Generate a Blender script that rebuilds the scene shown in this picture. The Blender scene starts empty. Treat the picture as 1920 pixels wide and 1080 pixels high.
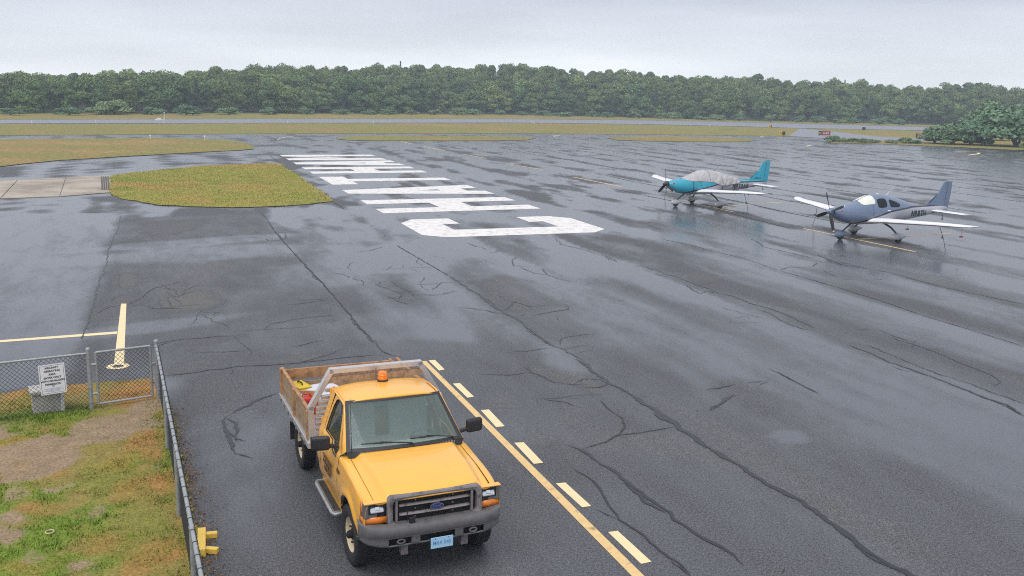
import bpy, bmesh, math, random
import numpy as np
from mathutils import Vector, Matrix

random.seed(7)
rng = np.random.default_rng(11)
SC = bpy.context.scene
COL = SC.collection

# ------------------------------------------------------------------ camera
FOC, PITCH, ROLL, CAM_H = 1750.0, 0.2037, 0.0261, 6.373
fw = np.array([0, math.cos(PITCH), -math.sin(PITCH)])
_u0 = np.array([0, math.sin(PITCH), math.cos(PITCH)])
_r0 = np.array([1.0, 0, 0])
RV = math.cos(ROLL) * _r0 + math.sin(ROLL) * _u0
UV = -math.sin(ROLL) * _r0 + math.cos(ROLL) * _u0
cd = bpy.data.cameras.new('camera')
cam = bpy.data.objects.new('camera', cd)
COL.objects.link(cam)
cd.sensor_width = 36
cd.lens = 36 * FOC / 1920
cd.clip_start = 0.1
cd.clip_end = 3000
M4 = Matrix.Identity(4)
for i in range(3):
    M4[i][0] = RV[i]; M4[i][1] = UV[i]; M4[i][2] = -fw[i]
M4[2][3] = CAM_H
cam.matrix_world = M4
SC.camera = cam

# ------------------------------------------------------------------ light and air
SUN_EL, SUN_AZ = math.radians(62), math.radians(200)
world = bpy.data.worlds.new('World'); SC.world = world; world.use_nodes = True
wn, wl = world.node_tree.nodes, world.node_tree.links
wn.clear()
wo = wn.new('ShaderNodeOutputWorld'); bg = wn.new('ShaderNodeBackground')
sky = wn.new('ShaderNodeTexSky'); sky.sky_type = 'NISHITA'; sky.sun_disc = False
sky.sun_elevation = SUN_EL; sky.sun_rotation = SUN_AZ
bg_sky = wn.new('ShaderNodeBackground'); bg_sky.inputs['Strength'].default_value = 0.1
wl.new(sky.outputs[0], bg_sky.inputs['Color'])
tc = wn.new('ShaderNodeTexCoord'); sep = wn.new('ShaderNodeSeparateXYZ')
wl.new(tc.outputs['Generated'], sep.inputs[0])
ramp = wn.new('ShaderNodeValToRGB')
e = ramp.color_ramp.elements
e[0].position = 0.0; e[0].color = (0.84, 0.86, 0.89, 1)
e[1].position = 1.0; e[1].color = (0.62, 0.63, 0.68, 1)
for p_, c_ in ((0.035, (0.80, 0.825, 0.865, 1)), (0.06, (0.67, 0.69, 0.745, 1)), (0.10, (0.50, 0.52, 0.595, 1)), (0.30, (0.52, 0.54, 0.61, 1))):
    k = e.new(p_); k.color = c_
wl.new(sep.outputs['Z'], ramp.inputs[0])
mp = wn.new('ShaderNodeMapping'); mp.inputs['Scale'].default_value = (1.6, 1.6, 11)
mp.inputs['Rotation'].default_value = (0.03, 0.02, 0.4)
wl.new(tc.outputs['Generated'], mp.inputs[0])
nz = wn.new('ShaderNodeTexNoise'); nz.inputs['Scale'].default_value = 1.7
nz.inputs['Detail'].default_value = 5; nz.inputs['Roughness'].default_value = 0.5
wl.new(mp.outputs[0], nz.inputs['Vector'])
mr = wn.new('ShaderNodeMapRange'); mr.inputs['From Min'].default_value = 0.32; mr.inputs['From Max'].default_value = 0.7
mr.inputs['To Min'].default_value = 0.85; mr.inputs['To Max'].default_value = 1.10
wl.new(nz.outputs[0], mr.inputs[0])
ml = wn.new('ShaderNodeVectorMath'); ml.operation = 'SCALE'
wl.new(ramp.outputs[0], ml.inputs[0]); wl.new(mr.outputs[0], ml.inputs['Scale'])
wl.new(ml.outputs[0], bg.inputs['Color'])
mix = wn.new('ShaderNodeMixShader'); mix.inputs[0].default_value = 0.07
wl.new(bg.outputs[0], mix.inputs[1]); wl.new(bg_sky.outputs[0], mix.inputs[2])
wl.new(mix.outputs[0], wo.inputs['Surface'])

sd = bpy.data.lights.new('sun', 'SUN'); sd.energy = 1.45; sd.angle = math.radians(50); sd.color = (1, 0.965, 0.92)
sun = bpy.data.objects.new('sun', sd); COL.objects.link(sun)
_dir = Vector((math.sin(SUN_AZ) * math.cos(SUN_EL), math.cos(SUN_AZ) * math.cos(SUN_EL), math.sin(SUN_EL)))
sun.rotation_euler = _dir.to_track_quat('Z', 'Y').to_euler()
sun.location = (0, 0, 60)

SC.view_settings.view_transform = 'Standard'
SC.view_settings.look = 'None'
SC.view_settings.exposure = 0.54
SC.view_settings.gamma = 1
SC.view_settings.use_curve_mapping = False
SC.cycles.use_denoising = False
SC.cycles.filter_width = 1.05
SC.cycles.max_bounces = 6
SC.cycles.transparent_max_bounces = 12
SC.cycles.volume_bounces = 0

# ------------------------------------------------------------------ geometry of the photograph
def ray(px, py):
    return fw + RV * (px - 960) / FOC + UV * (540 - py) / FOC

def at(px, py, z=0.0):
    d = ray(px, py); t = (z - CAM_H) / d[2]
    return np.array([d[0] * t, d[1] * t])

def pts(s, sc=1.0, ox=0.0, oy=0.0):
    q = [float(t) for t in s.replace(',', ' ').split()]
    return [(ox + q[i] / sc, oy + q[i + 1] / sc) for i in range(0, len(q), 2)]

# the ramp's paving lanes: u runs along them, v across
LU = np.array([-0.3534, 0.9355]); LV = np.array([0.9355, 0.3534]); L0 = np.array([-7.459, 50.955])

# ------------------------------------------------------------------ noise
def _hash(ix, iy, seed):
    h = (ix.astype(np.int64) * 374761393 + iy.astype(np.int64) * 668265263 + seed * 974634151) & 0xffffffff
    h = ((h ^ (h >> 13)) * 1274126177) & 0xffffffff
    h = h ^ (h >> 16)
    return (h & 0xffff) / 65535.0

def vnoise(x, y, seed=0):
    x = np.asarray(x, float); y = np.asarray(y, float)
    ix = np.floor(x); iy = np.floor(y); fx = x - ix; fy = y - iy
    fx = fx * fx * (3 - 2 * fx); fy = fy * fy * (3 - 2 * fy)
    a = _hash(ix, iy, seed); b = _hash(ix + 1, iy, seed); c = _hash(ix, iy + 1, seed); d = _hash(ix + 1, iy + 1, seed)
    return (a * (1 - fx) + b * fx) * (1 - fy) + (c * (1 - fx) + d * fx) * fy

def fbm(x, y, seed=0, octv=4):
    s = 0; a = 0.5; t = 0
    for i in range(octv):
        s = s + a * vnoise(np.asarray(x) * 2 ** i + 17.3 * i, np.asarray(y) * 2 ** i + 9.1 * i, seed + i); t += a; a *= 0.5
    return s / t

def sstep(a, b, x):
    t = np.clip((np.asarray(x) - a) / (b - a), 0, 1)
    return t * t * (3 - 2 * t)

# ------------------------------------------------------------------ materials
def new_mat(name):
    m = bpy.data.materials.new(name); m.use_nodes = True
    nt = m.node_tree
    return m, nt, nt.nodes['Principled BSDF']

def mat(name, col, rough=0.5, metal=0.0, var=0.12, scale=6.0, bump=0.0, bscale=60.0, coat=0.0, spec=0.5, dirt=None, dscale=2.0, dlo=0.5, dhi=0.75):
    m, nt, b = new_mat(name)
    N, L = nt.nodes, nt.links
    tc = N.new('ShaderNodeTexCoord')
    n = N.new('ShaderNodeTexNoise'); n.inputs['Scale'].default_value = scale; n.inputs['Detail'].default_value = 6
    n.inputs['Roughness'].default_value = 0.62
    L.new(tc.outputs['Object'], n.inputs['Vector'])
    r = N.new('ShaderNodeValToRGB')
    c = np.array(col[:3])
    r.color_ramp.elements[0].position = 0.3; r.color_ramp.elements[1].position = 0.7
    r.color_ramp.elements[0].color = (*(c * (1 - var)), 1); r.color_ramp.elements[1].color = (*np.clip(c * (1 + var), 0, 1), 1)
    L.new(n.outputs[0], r.inputs[0])
    out = r.outputs[0]
    if dirt is not None:
        n2 = N.new('ShaderNodeTexNoise'); n2.inputs['Scale'].default_value = dscale; n2.inputs['Detail'].default_value = 9
        n2.inputs['Roughness'].default_value = 0.7
        L.new(tc.outputs['Object'], n2.inputs['Vector'])
        q = N.new('ShaderNodeMapRange'); q.inputs['From Min'].default_value = dlo; q.inputs['From Max'].default_value = dhi
        L.new(n2.outputs[0], q.inputs[0])
        mx = N.new('ShaderNodeMix'); mx.data_type = 'RGBA'
        L.new(q.outputs[0], mx.inputs[0]); L.new(out, mx.inputs[6]); mx.inputs[7].default_value = (*dirt, 1)
        out = mx.outputs[2]
    L.new(out, b.inputs['Base Color'])
    b.inputs['Roughness'].default_value = rough; b.inputs['Metallic'].default_value = metal
    b.inputs['Specular IOR Level'].default_value = spec
    if coat: b.inputs['Coat Weight'].default_value = coat; b.inputs['Coat Roughness'].default_value = 0.08
    if bump:
        n3 = N.new('ShaderNodeTexNoise'); n3.inputs['Scale'].default_value = bscale; n3.inputs['Detail'].default_value = 4
        L.new(tc.outputs['Object'], n3.inputs['Vector'])
        bp = N.new('ShaderNodeBump'); bp.inputs['Strength'].default_value = bump; bp.inputs['Distance'].default_value = 0.02
        L.new(n3.outputs[0], bp.inputs['Height']); L.new(bp.outputs[0], b.inputs['Normal'])
    return m

def glass_mat(name, tint, op=0.25, rough=0.03, base=(0.02, 0.025, 0.025), ior=1.5):
    m = bpy.data.materials.new(name); m.use_nodes = True
    nt = m.node_tree; N, L = nt.nodes, nt.links; N.clear()
    o = N.new('ShaderNodeOutputMaterial'); tr = N.new('ShaderNodeBsdfTransparent'); tr.inputs[0].default_value = (*tint, 1)
    p = N.new('ShaderNodeBsdfPrincipled'); p.inputs['Base Color'].default_value = (*base, 1); p.inputs['Roughness'].default_value = rough
    fr = N.new('ShaderNodeFresnel'); fr.inputs['IOR'].default_value = ior; p.inputs['IOR'].default_value = ior
    ad = N.new('ShaderNodeMath'); ad.operation = 'ADD'; ad.use_clamp = True; ad.inputs[1].default_value = op
    n = N.new('ShaderNodeTexNoise'); n.inputs['Scale'].default_value = 2.0
    t = N.new('ShaderNodeTexCoord'); L.new(t.outputs['Object'], n.inputs['Vector'])
    a2 = N.new('ShaderNodeMath'); a2.operation = 'MULTIPLY_ADD'; a2.inputs[1].default_value = 0.08
    L.new(n.outputs[0], a2.inputs[0]); L.new(fr.outputs[0], a2.inputs[2]); L.new(a2.outputs[0], ad.inputs[0])
    mx = N.new('ShaderNodeMixShader'); L.new(ad.outputs[0], mx.inputs[0]); L.new(tr.outputs[0], mx.inputs[1]); L.new(p.outputs[0], mx.inputs[2])
    L.new(mx.outputs[0], o.inputs[0])
    return m

def grass_mat(name, cols, s1=0.05, s2=1.2, s3=14.0, stretch=(1, 1, 1), bump=0.6):
    m, nt, b = new_mat(name); N, L = nt.nodes, nt.links
    tc = N.new('ShaderNodeTexCoord'); mp = N.new('ShaderNodeMapping'); mp.inputs['Scale'].default_value = stretch
    L.new(tc.outputs['Object'], mp.inputs[0])
    def nz(s, d, r=0.6):
        n = N.new('ShaderNodeTexNoise'); n.inputs['Scale'].default_value = s; n.inputs['Detail'].default_value = d
        n.inputs['Roughness'].default_value = r; L.new(mp.outputs[0], n.inputs['Vector']); return n
    a, c, f = nz(s1, 5), nz(s2, 6, 0.7), nz(s3, 5, 0.7)
    ad = N.new('ShaderNodeMath'); ad.operation = 'MULTIPLY_ADD'; ad.inputs[1].default_value = 0.55; L.new(a.outputs[0], ad.inputs[0])
    h = N.new('ShaderNodeMath'); h.operation = 'MULTIPLY'; h.inputs[1].default_value = 0.45; L.new(c.outputs[0], h.inputs[0]); L.new(h.outputs[0], ad.inputs[2])
    r = N.new('ShaderNodeValToRGB'); els = r.color_ramp.elements
    pos = np.linspace(0.34, 0.66, len(cols))
    els[0].position = pos[0]; els[0].color = (*cols[0], 1); els[1].position = pos[-1]; els[1].color = (*cols[-1], 1)
    for p, cc in zip(pos[1:-1], cols[1:-1]):
        q = els.new(p); q.color = (*cc, 1)
    L.new(ad.outputs[0], r.inputs[0])
    q = N.new('ShaderNodeMapRange'); q.inputs['From Min'].default_value = 0.3; q.inputs['From Max'].default_value = 0.7
    q.inputs['To Min'].default_value = 0.55; q.inputs['To Max'].default_value = 1.4; L.new(f.outputs[0], q.inputs[0])
    mu = N.new('ShaderNodeVectorMath'); mu.operation = 'SCALE'; L.new(r.outputs[0], mu.inputs[0]); L.new(q.outputs[0], mu.inputs['Scale'])
    L.new(mu.outputs[0], b.inputs['Base Color']); b.inputs['Roughness'].default_value = 0.85; b.inputs['Specular IOR Level'].default_value = 0.15
    bp = N.new('ShaderNodeBump'); bp.inputs['Strength'].default_value = bump; bp.inputs['Distance'].default_value = 0.05
    L.new(f.outputs[0], bp.inputs['Height']); L.new(bp.outputs[0], b.inputs['Normal'])
    return m

def attr_mat(name, attr='tint', rough=0.85, scale=9.0, lo=0.7, hi=1.3, spec=0.2):
    m, nt, b = new_mat(name); N, L = nt.nodes, nt.links
    a = N.new('ShaderNodeAttribute'); a.attribute_name = attr
    tc = N.new('ShaderNodeTexCoord'); n = N.new('ShaderNodeTexNoise'); n.inputs['Scale'].default_value = scale; n.inputs['Detail'].default_value = 6
    n.inputs['Roughness'].default_value = 0.7; L.new(tc.outputs['Object'], n.inputs['Vector'])
    q = N.new('ShaderNodeMapRange'); q.inputs['From Min'].default_value = 0.3; q.inputs['From Max'].default_value = 0.7
    q.inputs['To Min'].default_value = lo; q.inputs['To Max'].default_value = hi; L.new(n.outputs[0], q.inputs[0])
    mu = N.new('ShaderNodeVectorMath'); mu.operation = 'SCALE'; L.new(a.outputs['Color'], mu.inputs[0]); L.new(q.outputs[0], mu.inputs['Scale'])
    L.new(mu.outputs[0], b.inputs['Base Color']); b.inputs['Roughness'].default_value = rough; b.inputs['Specular IOR Level'].default_value = spec
    return m

# ------------------------------------------------------------------ mesh builder
class MB:
    def __init__(self): self.v = []; self.f = []; self.mi = []; self.cur = 0
    def add(self, vs, fs):
        o = len(self.v); self.v.extend([tuple(map(float, p)) for p in vs])
        for f in fs: self.f.append([i + o for i in f]); self.mi.append(self.cur)
        return self
    def box(self, c, s, rz=0.0, ry=0.0):
        x, y, z = s[0] / 2, s[1] / 2, s[2] / 2
        R = Matrix.Rotation(rz, 3, 'Z') @ Matrix.Rotation(ry, 3, 'Y')
        P = [R @ Vector((a * x, b * y, d * z)) + Vector(c) for d in (-1, 1) for a, b in ((-1, -1), (1, -1), (1, 1), (-1, 1))]
        return self.hexa(P)
    def hexa(self, P):
        return self.add(P, [(3, 2, 1, 0), (4, 5, 6, 7), (0, 1, 5, 4), (1, 2, 6, 5), (2, 3, 7, 6), (3, 0, 4, 7)])
    def beam(self, a, b, w, h, up=(0, 0, 1)):
        a, b = Vector(a), Vector(b); d = (b - a).normalized(); up = Vector(up)
        s = d.cross(up).normalized(); u = s.cross(d).normalized()
        s *= w / 2; u *= h / 2
        return self.hexa([a - s - u, b - s - u, b + s - u, a + s - u, a - s + u, b - s + u, b + s + u, a + s + u])
    def prism(self, poly, fn, a0, a1):
        n = len(poly)
        P = [fn(p[0], p[1], a0) for p in poly] + [fn(p[0], p[1], a1) for p in poly]
        F = [list(range(n))[::-1], list(range(n, 2 * n))] + [[i, (i + 1) % n, n + (i + 1) % n, n + i] for i in range(n)]
        return self.add(P, F)
    def tube(self, path, r, n=8, closed=False, caps=True):
        P = [Vector(p) for p in path]; m = len(P)
        rr = r if hasattr(r, '__len__') else [r] * m
        prev = None; rings = []
        for i in range(m):
            a = P[i - 1] if (i > 0 or closed) else P[i]; b = P[(i + 1) % m] if (i < m - 1 or closed) else P[i]
            t = (b - a).normalized()
            if prev is None:
                up = Vector((0, 0, 1)) if abs(t.z) < 0.9 else Vector((1, 0, 0))
                s = t.cross(up).normalized()
            else:
                s = prev - t * prev.dot(t); s = s.normalized() if s.length > 1e-6 else t.orthogonal().normalized()
            prev = s; u = s.cross(t)
            rings.append([P[i] + (s * math.cos(2 * math.pi * k / n) + u * math.sin(2 * math.pi * k / n)) * rr[i] for k in range(n)])
        V = [q for g in rings for q in g]; F = []
        for i in range(m if closed else m - 1):
            j = (i + 1) % m
            for k in range(n): F.append((i * n + k, i * n + (k + 1) % n, j * n + (k + 1) % n, j * n + k))
        if caps and not closed: F.append(list(range(n))[::-1]); F.append([(m - 1) * n + k for k in range(n)])
        return self.add(V, F)
    def lathe(self, prof, o=(0, 0, 0), axis=(0, 0, 1), n=24, caps=True):
        a = Vector(axis).normalized(); s = a.orthogonal().normalized(); u = a.cross(s); o = Vector(o)
        V = []; F = []
        for r, z in prof:
            for k in range(n):
                t = 2 * math.pi * k / n; V.append(o + a * z + (s * math.cos(t) + u * math.sin(t)) * r)
        for i in range(len(prof) - 1):
            for k in range(n): F.append((i * n + k, i * n + (k + 1) % n, (i + 1) * n + (k + 1) % n, (i + 1) * n + k))
        if caps and prof[0][0] > 1e-4: F.append(list(range(n))[::-1])
        if caps and prof[-1][0] > 1e-4: F.append([(len(prof) - 1) * n + k for k in range(n)])
        return self.add(V, F)
    def grid(self, fn, nu, nv, flip=False):
        V = [fn(i / nu, j / nv) for j in range(nv + 1) for i in range(nu + 1)]; w = nu + 1
        F = []
        for j in range(nv):
            for i in range(nu):
                q = (j * w + i, j * w + i + 1, (j + 1) * w + i + 1, (j + 1) * w + i)
                F.append(q[::-1] if flip else q)
        return self.add(V, F)
    def loft(self, rings, closed=True, caps=True):
        n = len(rings[0]); V = [p for r in rings for p in r]; F = []
        for i in range(len(rings) - 1):
            for k in range(n if closed else n - 1):
                F.append((i * n + k, i * n + (k + 1) % n, (i + 1) * n + (k + 1) % n, (i + 1) * n + k))
        if caps and closed: F.append(list(range(n))[::-1]); F.append([(len(rings) - 1) * n + k for k in range(n)])
        return self.add(V, F)
    def mesh(self, name, mats, smooth=None):
        me = bpy.data.meshes.new(name); me.from_pydata(self.v, [], self.f)
        mats = mats if isinstance(mats, (list, tuple)) else [mats]
        for m in mats: me.materials.append(m)
        if len(mats) > 1: me.polygons.foreach_set('material_index', self.mi)
        bm = bmesh.new(); bm.from_mesh(me); bmesh.ops.remove_doubles(bm, verts=bm.verts, dist=1e-5)
        bmesh.ops.recalc_face_normals(bm, faces=bm.faces); bm.to_mesh(me); bm.free()
        if smooth is not None:
            me.polygons.foreach_set('use_smooth', [True] * len(me.polygons)); me.set_sharp_from_angle(angle=math.radians(smooth))
        me.update(); return me
    def build(self, name, mats, parent=None, smooth=None, bevel=0.0, solid=0.0, seg=2):
        o = bpy.data.objects.new(name, self.mesh(name, mats, smooth)); COL.objects.link(o)
        if parent: o.parent = parent
        if solid:
            s = o.modifiers.new('solidify', 'SOLIDIFY'); s.thickness = abs(solid); s.offset = -1 if solid > 0 else 1
        if bevel:
            b = o.modifiers.new('bevel', 'BEVEL'); b.width = bevel; b.segments = seg; b.limit_method = 'ANGLE'; b.angle_limit = math.radians(40)
        return o

def empty(name, loc=(0, 0, 0), rz=0.0, label=None, cat=None, group=None):
    o = bpy.data.objects.new(name, None); COL.objects.link(o); o.location = loc; o.rotation_euler = (0, 0, rz); o.empty_display_size = 0.2
    return tag(o, label, cat, group)

def tag(o, label=None, cat=None, group=None, kind=None):
    if label: o['label'] = label
    if cat: o['category'] = cat
    if group: o['group'] = group
    if kind: o['kind'] = kind
    return o

def text(name, body, size, m, parent, origin, xdir, ydir, extrude=0.0, align='CENTER', sx=1.0, bold=0.0):
    cu = bpy.data.curves.new(name, 'FONT'); cu.body = body; cu.size = size; cu.align_x = align; cu.align_y = 'CENTER'; cu.extrude = extrude
    cu.offset = bold; cu.resolution_u = 3
    t = bpy.data.objects.new(name, cu)
    me = bpy.data.meshes.new_from_object(t); bpy.data.objects.remove(t); me.materials.clear(); me.materials.append(m)
    X = Vector(xdir).normalized(); Y = Vector(ydir).normalized(); Z = X.cross(Y)
    me.transform(Matrix(((X.x * sx, Y.x, Z.x, origin[0]), (X.y * sx, Y.y, Z.y, origin[1]), (X.z * sx, Y.z, Z.z, origin[2]), (0, 0, 0, 1))))
    o = bpy.data.objects.new(name, me); COL.objects.link(o)
    if parent: o.parent = parent
    return o

def mirror(fn):
    for s in (-1, 1): fn(s)

# ================================================================== GROUND
M_field = grass_mat('field_grass', [(0.13, 0.15, 0.04), (0.25, 0.225, 0.07), (0.22, 0.205, 0.06), (0.31, 0.205, 0.08), (0.28, 0.26, 0.09)], 0.035, 0.16, 2.2, (1, 1, 1))
M_island = grass_mat('island_grass', [(0.14, 0.18, 0.03), (0.27, 0.26, 0.05), (0.33, 0.26, 0.08), (0.20, 0.22, 0.04), (0.34, 0.24, 0.08)], 0.10, 0.5, 5.0)
M_curb_soil = mat('edge_soil', (0.03, 0.028, 0.02), 0.9, var=0.4, scale=4)

def sheet(name, poly, z, m, thick=0.0, jitter=0.0, step=0.5, parent=None, kind='structure', seed=1):
    P = [np.array(p, float) for p in poly]; out = []
    for i in range(len(P)):
        a, b = P[i], P[(i + 1) % len(P)]; d = np.linalg.norm(b - a); n = max(1, int(d / step)) if jitter else 1
        nn = np.array([-(b - a)[1], (b - a)[0]]) / max(d, 1e-6)
        for k in range(n):
            q = a + (b - a) * k / n
            if jitter: q = q + nn * (fbm(q[0] / (step * 3), q[1] / (step * 3), seed, 3) - 0.5) * 2 * jitter
            out.append(q)
    n = len(out)
    bm = bmesh.new()
    top = [bm.verts.new((q[0], q[1], z)) for q in out]
    f = bm.faces.new(top); f.normal_update()
    if f.normal.z < 0: f.normal_flip()
    if thick:
        low = [bm.verts.new((q[0], q[1], z - thick)) for q in out]
        for i in range(n):
            g = bm.faces.new((top[i], top[(i + 1) % n], low[(i + 1) % n], low[i])); g.material_index = 1
    bmesh.ops.triangulate(bm, faces=[f])
    bmesh.ops.recalc_face_normals(bm, faces=bm.faces)
    me = bpy.data.meshes.new(name); bm.to_mesh(me); bm.free()
    me.materials.append(m); me.materials.append(M_curb_soil)
    o = bpy.data.objects.new(name, me); COL.objects.link(o)
    if parent: o.parent = parent
    if kind: o['kind'] = kind
    return o

def pxpoly(s): return [at(*p) for p in pts(s)]

ground = sheet('ground', [(-465, -40), (465, -40), (465, 610), (-465, 610)], -0.03, M_field)

# ---- wet asphalt
def axis(segs):
    a = []
    for lo, hi, st in segs: a.extend(np.arange(lo, hi, st))
    a.append(segs[-1][1]); return np.array(a)

def asphalt_mat(name, rwet=0.18, pale=1.0):
    m, nt, b = new_mat(name); N, L = nt.nodes, nt.links
    tc = N.new('ShaderNodeTexCoord'); P = tc.outputs['Object']
    def noise(s, d=5, r=0.6, rot=None, sc=None):
        n = N.new('ShaderNodeTexNoise'); n.inputs['Scale'].default_value = s; n.inputs['Detail'].default_value = d; n.inputs['Roughness'].default_value = r
        if sc:
            mp = N.new('ShaderNodeMapping'); mp.vector_type = 'TEXTURE'; mp.inputs['Scale'].default_value = sc; mp.inputs['Rotation'].default_value = (0, 0, rot)
            L.new(P, mp.inputs[0]); L.new(mp.outputs[0], n.inputs['Vector'])
        else: L.new(P, n.inputs['Vector'])
        return n.outputs[0]
    def math_(op, a, b_=None, c=None, clamp=False):
        n = N.new('ShaderNodeMath'); n.operation = op; n.use_clamp = clamp
        for i, q in enumerate((a, b_, c)):
            if q is None: continue
            if isinstance(q, (int, float)): n.inputs[i].default_value = q
            else: L.new(q, n.inputs[i])
        return n.outputs[0]
    def rng_(x, a, b_, c, d, smooth=False):
        n = N.new('ShaderNodeMapRange'); n.inputs[1].default_value = a; n.inputs[2].default_value = b_; n.inputs[3].default_value = c; n.inputs[4].default_value = d
        if smooth: n.interpolation_type = 'SMOOTHSTEP'
        L.new(x, n.inputs[0]); return n.outputs[0]
    def mixc(f, a, b_):
        n = N.new('ShaderNodeMix'); n.data_type = 'RGBA'; L.new(f, n.inputs[0])
        for i, q in ((6, a), (7, b_)):
            if isinstance(q, tuple): n.inputs[i].default_value = (*q, 1)
            else: L.new(q, n.inputs[i])
        return n.outputs[2]
    aw = N.new('ShaderNodeAttribute'); aw.attribute_name = 'wet'
    at_ = N.new('ShaderNodeAttribute'); at_.attribute_name = 'tan'
    n1 = noise(1.0, 7, 0.68, math.radians(110.7), (2.6, 0.8, 1)); n2 = noise(7, 5, 0.7); n3 = noise(55, 3, 0.7); n4 = noise(150, 2, 0.6)
    w = math_('ADD', aw.outputs['Fac'], math_('MULTIPLY', math_('SUBTRACT', n1, 0.5), 0.95))
    w = math_('ADD', w, math_('MULTIPLY', math_('SUBTRACT', n2, 0.5), 0.34))
    wet = rng_(w, 0.14, 0.88, 0, 1)
    tan = rng_(math_('ADD', at_.outputs['Fac'], math_('MULTIPLY', math_('SUBTRACT', n2, 0.5), 2.0)), 0.30, 1.15, 0, 1, True)
    tan = math_('MULTIPLY', tan, math_('SUBTRACT', 1.0, math_('MULTIPLY', wet, 0.8)))
    n5 = noise(24, 3, 0.8)
    speck = math_('MULTIPLY', rng_(n3, 0.40, 0.62, 0.48, 1.62), rng_(n5, 0.38, 0.62, 0.62, 1.38))
    sp4 = rng_(n4, 0.3, 0.7, 0.8, 1.2)
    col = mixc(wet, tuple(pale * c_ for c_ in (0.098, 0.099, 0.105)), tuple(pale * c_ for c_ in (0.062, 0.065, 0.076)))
    col = mixc(tan, col, (0.145, 0.140, 0.132))
    sc = N.new('ShaderNodeVectorMath'); sc.operation = 'SCALE'; L.new(col, sc.inputs[0]); L.new(math_('MULTIPLY', speck, sp4), sc.inputs['Scale'])
    L.new(sc.outputs[0], b.inputs['Base Color'])
    L.new(rng_(wet, 0, 1, 0.62, rwet), b.inputs['Roughness'])
    L.new(math_('MULTIPLY', rng_(wet, 0, 1, 0.12, 0.95), math_('SUBTRACT', 1.0, math_('MULTIPLY', tan, 0.6))), b.inputs['Specular IOR Level'])
    bp = N.new('ShaderNodeBump'); bp.inputs['Distance'].default_value = 0.006
    L.new(rng_(wet, 0, 1, 1.0, 0.05), bp.inputs['Strength'])
    L.new(math_('ADD', n3, math_('MULTIPLY', n4, 0.6)), bp.inputs['Height']); L.new(bp.outputs[0], b.inputs['Normal'])
    return m

M_asphalt = asphalt_mat('wet_asphalt')
JOINTS = np.array([-60, -28, -20, -12, -7.6, -3.4, 0.6, 4.9, 9.45, 13.3, 17.2, 22.1, 26.3, 30.5, 34.8, 39.0, 43.2, 47.5, 51.7, 56, 60.2, 64.5, 68.8, 73, 77.2, 81.5, 86, 91, 96, 102, 110, 130, 170, 260])

def blob(X, Y, c, a, b, warp=0.35, seed=3, fs=1.2):
    """soft patch: centre, end of one axis, end of the other (all read off the photo, laid on the ground)"""
    C, A, B = at(*c), at(*a), at(*b)
    Mx = np.linalg.inv(np.array([A - C, B - C]).T)
    dx, dy = X - C[0], Y - C[1]
    p = Mx[0, 0] * dx + Mx[0, 1] * dy; q = Mx[1, 0] * dx + Mx[1, 1] * dy
    r = np.sqrt(p * p + q * q) + (fbm(X / fs, Y / fs, seed, 4) - 0.5) * 2 * warp
    return sstep(1.15, 0.7, r)

def inside(X, Y, poly, soft=0.4, warp=0.5, seed=5):
    P = np.array([at(*p) for p in poly]); X = X + (fbm(X / 1.5, Y / 1.5, seed) - 0.5) * warp * 2; Y = Y + (fbm(X / 1.5, Y / 1.5, seed + 9) - 0.5) * warp * 2
    ins = np.zeros_like(X, bool); dist = np.full_like(X, 1e9)
    for i in range(len(P)):
        a, b = P[i], P[(i + 1) % len(P)]
        c = ((a[1] > Y) != (b[1] > Y)) & (X < (b[0] - a[0]) * (Y - a[1]) / (b[1] - a[1] + 1e-12) + a[0]); ins ^= c
        t = np.clip(((X - a[0]) * (b - a)[0] + (Y - a[1]) * (b - a)[1]) / ((b - a) @ (b - a)), 0, 1)
        dist = np.minimum(dist, np.hypot(X - a[0] - t * (b - a)[0], Y - a[1] - t * (b - a)[1]))
    return sstep(-soft, soft, np.where(ins, dist, -dist))

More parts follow.
